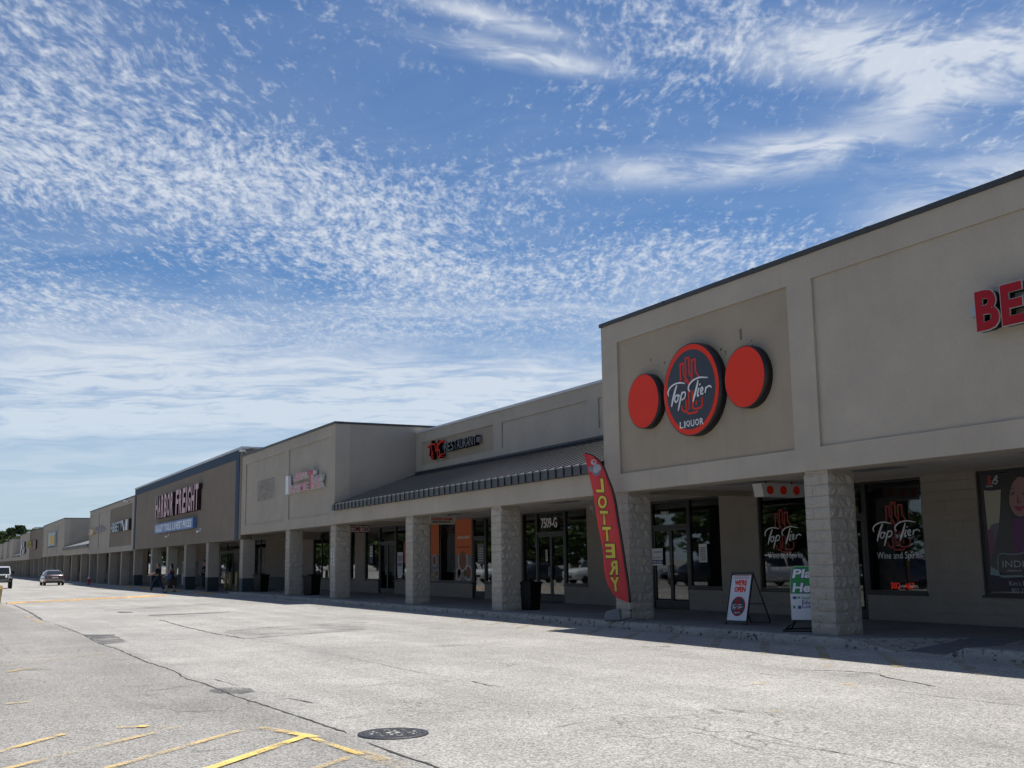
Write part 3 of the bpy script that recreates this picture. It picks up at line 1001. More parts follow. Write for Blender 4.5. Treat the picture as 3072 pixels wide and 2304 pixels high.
def soffit(root, x0, x1, z=3.16, seams=True):
    mb = MB().box(x0, x1, YF+.6, YW, z, z+.08, M_SOF)
    s_ = mb.build('soffit', root); s_.location = -root.location
    if seams:
        x = x0+2.0
        while x < x1-1.5:
            MB().box(x, x+1.2, 15.7, 16.3, z-.012, z-.001, mat('soffit_light', (0.30, 0.30, 0.30), 0.4)).build('ceiling_light', s_)
            x += 4.0
    return s_


def bldg(name, label, x0, x1): return thing(name, label, 'building', ((x0+x1)/2, YW, 0))


# corner block: liquor and beauty shops
b1 = bldg('corner_store', 'grey stucco store block with three round red signs and dark roof edge', -22.43, 1.0)
fascia(b1, -22.43, 1.0, 3.04, 7.12, [(-21.75, -15.82, M_TAN), (-15.15, -8.4, M_ST), (-7.7, -1.0, M_TAN)])
shell(b1, -22.43, 1.0, 7.12, 3.04)
soffit(b1, -22.43, 1.0)
storefront(b1, -26.70, 1.0, [('D', -26.66, -24.90, 2), ('W', -24.90, -23.47), ('W', -21.95, -20.10), ('D', -20.10, -18.40, 2), ('W', -18.40, -16.72), ('W', -15.33, -12.6), ('D', -11.6, -9.8, 2), ('W', -9.8, -7.0), ('W', -5.5, -2.0)])
for X in (-22.20, -15.71): column(b1, X, WZ, 3.04, True)
for X in (-9.2, -2.7): column(b1, X, WZ, 3.04, False)

rs = random.Random(5)
for px, py, w_, h_ in ((1952, 1080, .05, .04), (1994, 1088, .05, .05), (1976, 1096, .03, .03), (2222, 1003, .07, .22), (2163, 1048, .05, .06), (2176, 1055, .04, .05), (2257, 1037, .05, .04), (2178, 1062, .03, .03), (2255, 1022, .04, .03)):
    p_ = onY(px, py, YF+.047)
    o = MB().box(p_[0]-w_/2, p_[0]+w_/2, YF+.046, YF+.049, p_[2]-h_/2, p_[2]+h_/2, worn('scuff', (.21, .18, .145), .30, .66, 14)).build('scuff_mark', b1); o.location = -b1.location

# canopy block: restaurant and a vacant shop
b2 = bldg('canopy_store', 'low grey store with charcoal ribbed metal canopy and stucco parapet', -42.48, -22.46)
YP = 17.5
mb = MB(); pz0, pz1 = 5.40, 6.31
mb.box(-42.48, -22.46, YP, YP+.3, 4.5, pz0, M_ST); mb.box(-42.48, -22.46, YP, YP+.3, pz1, 6.74, M_ST)
pans = [(-41.89, -35.30, M_TAN), (-34.63, -28.86, M_ST), (-28.2, -23.0, M_ST)]; x = -42.48
for p in pans+[(-22.46, -22.46, None)]:
    mb.box(x, p[0], YP, YP+.3, pz0, pz1, M_ST); x = p[1]
o = mb.build('parapet_wall', b2); o.location = -b2.location
for p in pans:
    o = MB().box(p[0], p[1], YP+.04, YP+.28, pz0-.01, pz1+.01, p[2]).build('wall_panel', b2); o.location = -b2.location
o = MB().box(-42.48, -22.46, YP-.05, YP+.36, 6.74, 6.82, M_COPL).build('coping', b2); o.location = -b2.location
o = MB().box(-42.48, -22.46, YP+.3, 38, 6.0, 6.15, M_GREY).build('roof_deck', b2); o.location = -b2.location
o = MB().box(-42.48, -22.46, YF, YF+.6, 3.04, 3.56, M_ST).build('beam', b2); o.location = -b2.location
soffit(b2, -42.48, -22.46)
o = MB().box(-42.48, -22.46, YP-.02, YP+.02, 5.02, 5.16, M_COP).build('flashing', b2); o.location = -b2.location
# ribbed canopy: one panel made once, set side by side
M_ROOF = mat('charcoal_metal', (0.105, 0.104, 0.103), 0.45, 0.0, var=(1.5, 0.12), spec=0.6)
M_ROOF_SHADE = mat('charcoal_metal_shaded', (0.032, 0.032, 0.033), 0.45, 0.0, var=(1.5, 0.12), spec=0.6)  # same metal as the pans, shade on ribs and eave ends painted in
PWID = 20.02/49; ye, ze, yt, zt = 13.93, 3.80, YP-.005, 5.08
dzs = (zt-ze)/(yt-ye)
mb = MB(); th = .03
w0 = PWID
mb.hexa([(0, ye, ze-th), (w0, ye, ze-th), (w0, yt, zt-th), (0, yt, zt-th), (0, ye, ze), (w0, ye, ze), (w0, yt, zt), (0, yt, zt)], M_ROOF)
mb.box(.02, w0-.02, ye-.02, ye+.02, 3.56, 3.80-th-.002, M_ROOF_SHADE)      # folded eave end
mb.box(0.0, .02, ye+.03, ye+.05, 3.56, 3.80-th-.002, M_BLACK); mb.box(w0-.02, w0, ye+.03, ye+.05, 3.56, 3.80-th-.002, M_BLACK)
rb = .014
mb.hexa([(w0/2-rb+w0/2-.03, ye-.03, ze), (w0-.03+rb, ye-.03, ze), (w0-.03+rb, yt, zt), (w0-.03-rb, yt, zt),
         (w0-.03-rb*.6, ye-.03, ze+.03), (w0-.03+rb*.6, ye-.03, ze+.03), (w0-.03+rb*.6, yt, zt+.03), (w0-.03-rb*.6, yt, zt+.03)], M_ROOF_SHADE)
mb.box(w0-.045, w0-.015, ye-.045, ye-.025, 3.57, 3.83, M_ROOF_SHADE)
pm = mb.mesh('roof_panel')
mb = MB().hexa([(-42.47, ye+.06, 3.56), (-22.47, ye+.06, 3.56), (-22.47, yt, 4.7), (-42.47, yt, 4.7), (-42.47, ye+.06, 3.74), (-22.47, ye+.06, 3.74), (-22.47, yt, zt-.05), (-42.47, yt, zt-.05)], M_BLACK)
rf = mb.build('roof', b2); rf.location = -b2.location
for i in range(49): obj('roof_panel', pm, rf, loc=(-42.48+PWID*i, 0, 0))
storefront(b2, -42.62, -26.72, [('W', -42.60, -38.60, (-41.68, -40.20)), ('D', -38.60, -37.52, 1), ('W', -37.52, -35.6), ('W', -34.52, -33.55), ('D', -33.55, -31.62, 2), ('W', -31.62, -30.16)])
for X in (-28.69, -35.2): column(b2, X, WZ, 3.04, True)

# tax office block
b3 = bldg('tax_office_store', 'grey stucco store block with red and white lettering and tall side wall', -57.6, -42.5)
fascia(b3, -57.6, -42.5, 3.02, 7.12, [(-56.8, -49.72, M_ST), (-49.02, -43.2, M_ST)])
shell(b3, -57.6, -42.5, 7.12, 3.02)
soffit(b3, -57.6, -42.5)
storefront(b3, -63.0, -42.64, [('W', -58.55, -55.80, (-57.2,)), ('W', -52.50, -51.82), ('W', -50.44, -48.62), ('D', -48.62, -46.60, 2), ('W', -46.60, -44.9)])
for X in (-43.22, -49.62): column(b3, X, WZ, 3.02, True)
M_STAIN = worn('old_sign_mark', (0.36, 0.325, 0.28), 0.25, 0.62, 2)
o = MB().box(-54.6, -51.5, YF+.044, YF+.046, 4.55, 5.55, M_STAIN).build('old_sign_mark', b3); o.location = -b3.location

# tool store
b4 = bldg('tool_store', 'tall brown stucco store with navy blue border and red lettering', -92.0, -57.65)
mb = MB(); HT, HB = 7.58, 2.78
mb.box(-92.0, -57.65, YF, YF+.6, HB, HT-.05, M_HFB)
o = mb.build('fascia_wall', b4); o.location = -b4.location
mb = MB()
mb.box(-58.85, -58.12, YF-.03, YF-.002, HB, 7.44, M_BLUE); mb.box(-91.35, -58.85, YF-.03, YF-.002, 7.0, 7.44, M_BLUE); mb.box(-91.95, -91.35, YF-.03, YF-.002, HB, 7.44, M_BLUE)
o = mb.build('painted_border', b4); o.location = -b4.location
o = MB().box(-91.3, -58.9, YF-.006, YF-.001, 3.12, 3.135, M_COP).build('reveal_joint', b4); o.location = -b4.location
o = MB().box(-92.03, -57.6, YF-.06, YF+.34, HT-.12, HT, M_COPL).build('coping', b4); o.location = -b4.location
shell(b4, -92.0, -57.65, HT, HB, m=M_RET, cop=M_COPL)
soffit(b4, -92.0, -57.65, 3.0, False)
storefront(b4, -99.5, -63.05, [('W', -71.0, -68.2, (-69.6,)), ('W', -84.5, -82.2), ('D', -82.2, -78.6, 2), ('D', -78.6, -75.0, 2), ('W', -98.5, -95.5, (-97.0,))], z0=0.02, blocks=False, base=True)
for X in (-58.0, -66.05, -72.4, -78.35, -84.45, -92.25): column(b4, X, 0.02, HB, False, base=True)

# shops beyond
b5 = bldg('shoe_store', 'grey stucco store block with black and white lettering beside the tool store', -120.2, -92.3)
fascia(b5, -120.2, -92.3, 2.74, 7.05, [(-119.6, -113.9, M_ST), (-113.2, -106.4, M_ST), (-105.6, -93.2, M_HFB)], z0=3.18, z1=6.53)
shell(b5, -120.2, -92.3, 7.05, 2.74); soffit(b5, -120.2, -92.3, 2.95, False)
storefront(b5, -128.0, -99.6, [('W', -127.0, -125.0), ('W', -119.0, -116.5, (-117.7,)), ('W', -110.5, -106.0, (-109, -107.5)), ('D', -106, -104.2, 2), ('W', -104.2, -101.0)], z0=-.04, blocks=False)
for X in (-99.0, -105.9, -113.8): column(b5, X, -.04, 2.74, False)


def gap_canopy(name, label, x0, x1, cols, bot=2.9):
    r_ = bldg(name, label, x0, x1)
    o = MB().box(x0+.02, x1-.02, YF, YF+.6, bot, bot+.75, M_ST).build('beam', r_); o.location = -r_.location
    mb = MB().hexa([(x0+.02, 13.93, bot+.72), (x1-.02, 13.93, bot+.72), (x1-.02, YP, bot+1.0), (x0+.02, YP, bot+1.0), (x0+.02, 13.93, bot+.95), (x1-.02, 13.93, bot+.95), (x1-.02, YP, bot+2.0), (x0+.02, YP, bot+2.0)], mat('far_roof', (0.17, 0.17, 0.175), 0.5, var=(2, .1)))
    o = mb.build('roof', r_); o.location = -r_.location
    o = MB().box(x0+.02, x1-.02, 13.9, 13.929, bot+.62, bot+.95, M_COP).build('eave', r_); o.location = -r_.location
    o = MB().box(x0+.02, x1-.02, YP, YP+.3, bot+.8, 6.2, M_ST).build('parapet_wall', r_); o.location = -r_.location
    o = MB().box(x0+.02, x1-.02, YP+.3, 38, 5.8, 6.0, M_GREY).build('roof_deck', r_); o.location = -r_.location
    soffit(r_, x0+.02, x1-.02, bot+.15, False)
    storefront(r_, x0-7, x1-8, [('W', x0-5, x0-3), ('W', (x0+x1)/2-6, (x0+x1)/2-4)], z0=-.04, blocks=False)
    for X in cols: column(r_, X, -.04, bot, False)
    return r_


gap_canopy('canopy_shop', 'low shop with pale sloped canopy next to the shoe store', -144.3, -120.25, (-119.95, -127.3, -136.2), 2.85)
b6 = bldg('discount_store', 'grey stucco block with a yellow and pale blue wall sign', -173.0, -144.4)
fascia(b6, -173.0, -144.4, 2.95, 7.38, [(-172.2, -167.0, M_ST), (-166.2, -153.5, M_ST), (-152.6, -145.4, M_ST)], z0=3.35, z1=6.75)
shell(b6, -173.0, -144.4, 7.38, 2.95); soffit(b6, -173, -144.4, 3.1, False)
storefront(b6, -180.5, -152.6, [('W', -178, -176), ('W', -165, -163)], z0=-.04, blocks=False)
for X in (-144.3, -152.6, -159.6, -166.3, -171.9): column(b6, X, -.04, 2.95, False)
b7 = bldg('far_store', 'grey and brown stucco block with a red sign and white lettering', -219.5, -173.1)
fascia(b7, -219.5, -197.5, 2.8, 7.25, [(-218.5, -198.2, M_ST)], z0=3.2, z1=6.9)
fascia(b7, -197.5, -173.1, 2.8, 7.25, [(-196.8, -174.0, M_HFB)], z0=3.2, z1=6.9, mwall=M_HFB)
shell(b7, -219.5, -173.1, 7.25, 2.8); soffit(b7, -219.5, -173.1, 3.0, False)
storefront(b7, -228, -180.6, [('D', -197.5, -194.0, 2), ('W', -194, -190)], z0=-.04, blocks=False)
for X in (-179.7, -188.5, -194.0, -206.0, -211.6): column(b7, X, -.04, 2.8, False)
gap_canopy('canopy_shop', 'low shop with pale sloped canopy beyond the red sign', -237.8, -219.6, (-219.6, -228.4), 2.85)
fx = -238.0
for i, (nm, lb) in enumerate((('far_block', 'plain grey stucco block just beyond the second canopy'), ('far_block', 'plain grey stucco block before the last shop of the row'), ('far_block', 'last grey stucco block at the end of the row'))):
    r_ = bldg(nm, lb, fx-13, fx)
    fascia(r_, fx-13, fx, 2.9, 7.15-.1*i, [(fx-12, fx-1, M_ST)], z0=3.4, z1=6.6)
    shell(r_, fx-13, fx, 7.15-.1*i, 2.9); soffit(r_, fx-13, fx, 3.05, False)
    storefront(r_, fx-15, fx-2, [('W', fx-9, fx-6)], z0=-.04, blocks=False)
    for X in (fx-.7, fx-7): column(r_, X, -.04, 2.9, False)
    if i < 2: gap_canopy('canopy_shop', ('low shop with sloped canopy between the two plain grey blocks', 'low shop with sloped canopy before the last grey block')[i], fx-20, fx-13.05, (fx-13.6,), 2.85)
    fx -= 20.05


# ---------------------------------------------------------------- signs on the walls
def XZ(px, py, Y):
    p = onY(px, py, Y); return p[0], p[2]


def P6(x, y): return (1780+x/2.766, 880+y/2.766)


LOGO_C = (815, 795)


def luv(x, y):
    """logo units (disc radius 1) read off the slanted disc"""
    return (x-LOGO_C[0])/236.0, -(y+0.205*(x-LOGO_C[0])-LOGO_C[1])/368.0


def logo(parent, cx, cz, r, y, mred, mwhite, liquor=False, thick=.004):
    """three bottles in outline with a brushed name over them"""
    f = lambda p: (cx+p[0]*r, cz+p[1]*r)
    wv = .042*r
    mb = MB()
    bp = lambda *q_: [((x_-675)/352.0, .15-(y_-600)/473.0) for x_, y_ in q_]
    paths = [
        bp((545, 580), (560, 540), (560, 390), (600, 390), (600, 500), (655, 600), (655, 875)),
        bp((628, 520), (628, 345), (672, 345), (672, 510), (725, 590)),
        bp((705, 540), (705, 380), (750, 380), (750, 500), (790, 568)),
        bp((560, 815), (565, 860), (590, 885), (615, 885)),
        bp((620, 760), (620, 872), (640, 915), (740, 915), (757, 900)),
        bp((700, 690), (700, 860), (720, 880), (800, 880), (820, 850), (820, 780)),
        bp((745, 800), (745, 842)), bp((610, 560), (625, 600)), bp((690, 600), (705, 560)),
    ]
    for p in paths: ribbon(mb, [f(q_) for q_ in p], wv, y-thick, y, mred)
    mb.build('bottle_outline', parent, fix=True)
    mb = MB()
    strokes = [
        ([(632, 850), (625, 820), (645, 780), (690, 750), (735, 742), (772, 748)], [.03, .07, .06, .05, .05, .03]),
        ([(705, 760), (690, 800), (668, 870), (652, 935)], [.05, .09, .10, .05]),
        ([(712, 838), (690, 850), (682, 885), (695, 897), (712, 870), (712, 838), (728, 852)], .05),
        ([(748, 815), (733, 870), (718, 930), (708, 968)], [.05, .08, .08, .04]),
        ([(740, 838), (760, 818), (776, 825), (768, 862), (742, 880)], .05),
        ([(815, 812), (802, 790), (815, 755), (850, 722), (900, 703), (965, 706)], [.04, .07, .06, .05, .05, .03]),
        ([(886, 722), (872, 780), (852, 845), (838, 896)], [.05, .09, .10, .05]),
        ([(892, 785), (880, 820), (876, 848), (890, 842)], .055),
        ([(898, 752), (900, 764)], .06),
        ([(902, 822), (922, 800), (918, 782), (904, 798), (904, 832), (925, 828)], .05),
        ([(948, 778), (940, 825)], .06), ([(944, 800), (960, 778), (980, 772), (994, 786)], [.04, .05, .06, .03]),
    ]
    for i, (p, w) in enumerate(strokes):
        n = len(p); k = 4
        q_ = smooth_pts([luv(*a0) for a0 in p], k)
        if isinstance(w, list): ww = [np.interp(j/k, range(n), w)*r*.66 for j in range(len(q_))]
        else: ww = w*r*.72
        yy = y-thick*1.6-.0004*i
        ribbon(mb, [f(a0) for a0 in q_], ww, yy-thick, yy, mwhite)
    mb.build('brush_lettering', parent, fix=True)
    if liquor:
        letters(parent, 'LIQUOR', cx-.42*r, cx+.42*r, y-thick, cz-.80*r, cz-.66*r, thick, mwhite, mwhite, bold=.012, gap=.22)


def disc(parent, name, cx, cz, r, y0, y1, mface, medge, inset=.03):
    mb = MB()
    mb.lathe([(r, y1), (r, y0), (r-inset, y0)], medge, 48, (cx, 0, cz), 'Y')
    mb.build(name, parent, fix=True)
    mb = MB().lathe([(r-inset, y0+.002), (r-inset, y0-.006)], mface, 48, (cx, 0, cz), 'Y', smooth=False)
    mb.build('face', parent, fix=True)


FY = 13.91
groot = 'round signs on the corner store'
for nm, pl, pr, py, lb in (('disc', 1886, 1975, 1203, 'small plain red disc sign nearest the canopy roof'), ('disc', 2178, 2291, 1130, 'small plain red disc sign nearest the red letters')):
    (xa, za), (xb, zb) = XZ(pl, py, FY), XZ(pr, py, FY)
    cx, r = (xa+xb)/2, (xb-xa)/2; cz = XZ((pl+pr)/2, py, FY)[1]
    t = thing('disc_sign', lb, 'sign', (cx, FY, cz))
    disc(t, 'rim', 0, 0, .615, 0, .20, M_RED, M_BLACK, .02)
xa, xb = XZ(1990.4, 1167, FY-.01)[0], XZ(2160, 1167, FY-.01)[0]; cz = XZ(2076, 1167, FY-.01)[1]
t = thing('logo_sign', 'large round black sign with red ring, bottles and white brushed lettering', 'sign', ((xa+xb)/2, FY-.01, cz))
rr = (xb-xa)/2
disc(t, 'rim', 0, 0, rr, 0, .21, M_RED, M_BLACK, .025)
MB().lathe([(rr*.86, -.006), (rr*.86, -.010)], M_NAVY, 48, (0, 0, 0), 'Y', smooth=False).build('dark_field', t, fix=True)
logo(t, 0, .0, rr, -.0105, M_RED, M_WHITE, liquor=True)

# red letters at the end of the wall
M_TRIM = mat('letter_trim', (0.36, 0.34, 0.31), 0.5)
t = thing('wall_letters', 'red block letters with pale edges on the plain grey wall', 'sign', (-11.6, 13.85, 4.86))
for ch, p0, p1 in (('B', 2926, 2995), ('E', 3004, 3070)):
    x0_, x1_ = XZ(p0, 930, 13.85)[0], XZ(p1, 920, 13.85)[0]
    z0_, z1_ = 4.83, 5.44
    me = text_mesh(ch, x1_-x0_, z1_-z0_, .15, M_DRED, M_BLKPL, bold=.035)
    l_ = obj('letter', me, t, loc=(x0_+11.6, 0, z0_-4.86))
    me = text_mesh(ch, x1_-x0_+.03, z1_-z0_+.03, .02, M_TRIM, M_TRIM, bold=.045)
    obj('trim', me, l_, loc=(-.015, .006, -.015))
MB().box(-.05, 1.6, .155, .215, .25, .42, M_STEEL).build('raceway', t)

# restaurant lettering
RY = 17.28
t = thing('restaurant_sign', 'red brushed characters and dark raised lettering above the ribbed canopy', 'sign', (-41.2, RY, 5.5))
mb = MB()


def P4b(x, y): return (1260+x/11.06, 1290+y/11.06)


red_str = [[(250, 590), (270, 545), (325, 525), (320, 640), (300, 870)], [(375, 350), (372, 480), (385, 620), (400, 720)], [(375, 480), (450, 470)],
           [(400, 720), (430, 800), (420, 930), (375, 960), (370, 880), (400, 720)], [(485, 440), (505, 560), (525, 700), (560, 600), (590, 340)],
           [(600, 520), (700, 360)], [(600, 440), (600, 650)], [(640, 430), (700, 400)], [(590, 900), (580, 700), (640, 660), (650, 780), (640, 900), (720, 790)], [(590, 905), (690, 860)]]
for i, p in enumerate(red_str):
    q_ = smooth_pts([XZ(*P4b(*a0), RY) for a0 in p], 3)
    ribbon(mb, [(a0[0]+41.2, a0[1]-5.5) for a0 in q_], .062, -.001*i, .17, M_RED, ms=M_BLKPL)
mb.build('red_characters', t, fix=True)
xa, xb = XZ(*P4b(815, 640), RY)[0], XZ(*P4b(1850, 350), RY)[0]
letters(t, 'RESTAURANT', xa+41.2, xb+41.2, -.0, .19, .54, .20, mat('grey_face', (0.24, 0.24, 0.25), 0.4), M_BLKPL, bold=-.008, gap=.16)
MB().box(1.8, 4.4, .205, .219, .25, .50, M_BLKPL).build('raceway', t)
MB().box(4.75, 4.92, .06, .20, .28, .48, M_STEEL).build('junction_box', t)

# tax lettering
TY = 13.86; M_PINK = mat('faded_red', (0.52, 0.20, 0.21), 0.5); M_TRED = mat('tax_red', (0.42, 0.04, 0.05), 0.5)
t = thing('tax_sign', 'faded red and white raised letters on the tax office wall', 'sign', (-48.5, TY, 4.5))


def tl(txt, px0, px1, z0_, z1_, m, bold=.03, gap=.08):
    letters(t, txt, XZ(px0, 1440, TY)[0]+48.5, XZ(px1, 1440, TY)[0]+48.5, 0, z0_-4.5, z1_-4.5, .17, m, M_WHITE, bold=bold, gap=gap)


tl('LIBERTY', 879, 917, 5.08, 5.38, M_PINK); tl('INCOME', 871, 920, 4.58, 4.92, M_PINK)
tl('T', 921, 939, 4.56, 5.36, M_TRED, .05); tl('AX', 932, 962, 4.58, 5.10, M_PINK, .05)
MB().prism([(-.40, .06), (.02, .10), (.02, .50), (-.05, .88), (-.40, .88)], .02, .16, M_WHITE).build('end_panel', t, fix=True)
MB().box(4.35, 4.75, .04, .16, .34, .53, mat('cream_box', (0.5, 0.49, 0.44), .5)).build('junction_box', t)

# tool store lettering and banner
HY = 13.80; M_HFL = mat('pale_red_face', (0.58, 0.37, 0.38), 0.5)
t = thing('tool_store_letters', 'tall pale red raised letters on the brown wall', 'sign', (-82.0, HY, 4.8))
zb_, zt_ = 4.74, 6.30
for w, p0, p1 in (('HARBOR', 467, 519), ('FREIGHT', 527, 594)):
    letters(t, w, XZ(p0, 1510, HY)[0]+82, XZ(p1, 1500, HY)[0]+82, 0, zb_-4.8, zt_-4.8, .24, M_HFL, mat('dark_return', (0.02, 0.006, 0.008), .5), bold=.03, gap=.22)
t = thing('tool_store_banner', 'long blue box sign with white slogan under the tall letters', 'sign', (-82.0, HY, 3.7))
x0_, x1_ = XZ(464, 1588, HY)[0]+82, XZ(578, 1570, HY)[0]+82
MB().box(x0_, x1_, 0, .24, .02, .66, mat('banner_blue', (0.085, 0.17, 0.36), 0.45)).build('panel', t)
pl_ = mat('banner_text', (0.72, 0.75, 0.80), 0.5); L = x1_-x0_
letters(t, 'QUALITY TOOLS', x0_+.03*L, x0_+.47*L, -.012, .11, .57, .012, pl_, pl_, bold=.03, gap=.16)
letters(t, 'LOWEST PRICES', x0_+.51*L, x0_+.97*L, -.012, .11, .57, .012, pl_, pl_, bold=.03, gap=.16)

# shoe store row of signs
SY = 13.87
t = thing('shoe_store_letters', 'black edged white letters and marks on the brown panel', 'sign', (-105, SY, 4.4))
xa, xb, xc = XZ(333, 1585, SY)[0]+105, XZ(363, 1578, SY)[0]+105, XZ(382, 1573, SY)[0]+105
letters(t, 'HIBBETT', xa, xb, 0, .02, .84, .16, mat('pale_teal', (0.40, 0.47, 0.50), .5), M_BLACK, bold=.03, gap=.15)
for i, fr in enumerate((.04, .36, .70)):
    a0 = xb+(xc-xb)*fr; a1 = a0+(xc-xb)*.24
    if i == 0: MB().prism([(a0, .85), (a1, .85), (a0+.6*(a1-a0), .0)], 0, .16, M_WHITE, M_BLACK).build('mark', t, fix=True)
    elif i == 1: MB().prism([(a0+.4*(a1-a0), .85), (a1, .0), (a0, .0)], 0, .16, M_WHITE, M_BLACK).build('mark', t, fix=True)
    else: MB().box(a0, a1, 0, .16, 0, .86, M_WHITE).build('mark', t)
MB().box(xc+.1, xc+.55, .02, .17, -.02, .88, M_BLACK).build('end_block', t)
t = thing('sandwich_shop_sign', 'small yellow and white letters at the end of the shoe store wall', 'sign', (-119.5, SY, 4.6))
letters(t, 'S', .1, .95, 0, 0, .55, .14, mat('sign_yellow', (0.62, 0.42, 0.05), .5), M_BLACK, bold=.03)
letters(t, 'UBWAY', 1.05, 4.1, 0, 0, .55, .14, M_WHITE, M_YEL, bold=.03)
t = thing('script_sign', 'thin grey script lettering beside the yellow and white letters', 'sign', (-114.5, SY, 4.7))
mb = MB(); q_ = [(0, .05), (.25, .45), (.5, .02), (.9, .5), (1.1, .05), (1.5, .2), (1.8, .05), (2.2, .2), (2.4, .0), (2.9, .55), (3.1, .05), (3.6, .25), (4.0, .05), (4.4, .55), (4.6, .05), (5.2, .3), (5.6, .08), (6.3, .3)]
ribbon(mb, smooth_pts(q_, 3), .10, 0, .08, mat('script_grey', (0.30, 0.29, 0.30), .5)); mb.build('script', t, fix=True)
# far wall signs
t = thing('yellow_sign', 'tall yellow sign with pale blue border on the far grey block', 'sign', (-164, 13.85, 4.1))
x1_ = XZ(165, 1620, 13.85)[0]+164; x0_ = XZ(145, 1620, 13.85)[0]+164
MB().box(x0_, x1_, 0, .16, .05, 1.85, mat('pale_blue', (0.32, 0.42, 0.46), .5)).build('panel', t)
for i in range(4):
    a0 = x0_+(x1_-x0_)*(.27+.17*i); MB().box(a0, a0+(x1_-x0_)*.13, -.06, -.001, .35, 1.5, mat('sign_yellow', (0.62, 0.42, 0.05), .5)).build('bar', t)
MB().box(x0_, x1_, -.03, -.002, -.02, .14, M_BLUE).build('base_strip', t)
t = thing('red_sign', 'dark red panel with yellow letter shapes on the far brown wall', 'sign', (-196, 13.85, 4.3))
MB().box(.5, 13.0, 0, .12, 0, 1.3, mat('dull_red', (0.13, 0.045, 0.05), .5)).build('panel', t)
for i in range(6):
    a0 = -1.2+i*1.5; hh = .75 if i % 2 else .95
    mb = MB(); ribbon(mb, [(a0, .35), (a0, .35+hh*.8), (a0+.8, .35+hh), (a0+.9, .5), (a0+.2, .4)], .22, -.2, -.01, mat('dull_yellow', (0.34, 0.28, 0.03), .5)); mb.build('letter', t, fix=True)
t = thing('white_letters', 'white upright letters with black sides on the far grey wall', 'sign', (-214, 13.85, 3.75))
for i, (a0, z0_, z1_) in enumerate(((0.3, 0, 1.6), (2.3, .9, 2.2), (4.3, 0, .9), (6.3, 1.1, 2.1), (7.6, .05, .95))):
    mb = MB(); mb.box(a0, a0+1.5, -.05, .10, z0_, z1_, mat('white_face', (.6, .6, .62), .5)); mb.box(a0+1.5, a0+2.0, -.02, .13, z0_, z1_, M_BLACK)
    mb.build('letter', t)

# ---------------------------------------------------------------- hanging signs under the soffits (seen along the walk)
def blade(name, label, X, y0, y1, z0_, z1_, taper=0.0, face=M_WHITE, thick=.16, drop=3.16):
    """double-sided sign hung across the walk; its local x runs along +Y, front towards +X"""
    t = thing(name, label, 'sign', (X, y0, z0_), math.pi/2)
    w = y1-y0; h = z1_-z0_
    MB().prism([(taper, 0), (w-taper, 0), (w, h), (0, h)], 0, thick, face).build('panel', t, fix=True)
    for q_ in (.25, w-.25): MB().tube([(q_, thick/2, h), (q_, thick/2, drop-z0_)], .015, M_BLACK).build('hanger', t)
    return t, w, h


def onX(px, py, X):
    d = ray(px, py); return CAMP+d*(X/d[0])


zt_ = onX(2340, 1451, -19.0)[2]; zb_ = onX(2340, 1490, -19.0)[2]
t, w, h = blade('dot_sign', 'white box sign with three red dots hung under the soffit', -19.0, 15.88, 17.12, zb_, zt_, .06, mat('grey_white', (.50, .50, .50), .5), .30)
for i in range(3): MB().lathe([(.095, -.003), (.095, -.008)], M_RED, 28, (.24+.37*i, 0, h*.5), 'Y', smooth=False).build('dot', t, fix=True)
zt_ = onX(1330, 1549, -36.3)[2]; zb_ = onX(1330, 1573, -36.3)[2]
t, w, h = blade('restaurant_hanging_sign', 'cream hanging sign with red and black restaurant name', -36.3, 15.35, 16.5, zb_, zt_, .07, mat('cream_face', (.74, .68, .56), .5))
mt = text_mesh('GANG NAM', w*.70, h*.34, .004, M_RED, M_RED, bold=.03, shear=.15); obj('lettering', mt, t, loc=(w*.16, -.005, h*.50))
mt = text_mesh('RESTAURANT', w*.60, h*.22, .004, M_BLACK, M_BLACK, bold=.03); obj('lettering', mt, t, loc=(w*.20, -.005, h*.20))
zt_ = onX(1090, 1576, -45.95)[2]; zb_ = onX(1090, 1598, -45.95)[2]
t, w, h = blade('tax_hanging_sign', 'black framed hanging sign with dark red tax lettering', -45.95, 15.70, 16.8, zb_, zt_, 0, M_BLACK)
MB().box(.03, w-.03, -.006, -.001, .03, h-.03, mat('sign_face_white', (.72, .70, .68), .5)).build('face', t)
mt = text_mesh('INCOME TAX', w*.92, h*.66, .004, M_DRED, M_BLACK, bold=.03); obj('lettering', mt, t, loc=(w*.04, -.011, h*.17))

# ---------------------------------------------------------------- lettering and posters on the shop glass
OY = GY-.052


def glasstext(name, label, txt, pa, pb, m, bold=.0, cat='lettering'):
    """text whose lower left / upper right corners sit at photo points on the glass"""
    (x0_, z0_), (x1_, _), z1_ = XZ(pa[0], pa[1], OY), XZ(pb[0], pa[1], OY), 0
    z1_ = XZ((pa[0]), pb[1], OY)[1]
    o = obj(name, text_mesh(txt, x1_-x0_, z1_-z0_, .003, m, m, bold=bold), None, loc=(x0_, OY, z0_))
    return tag(o, label, cat)


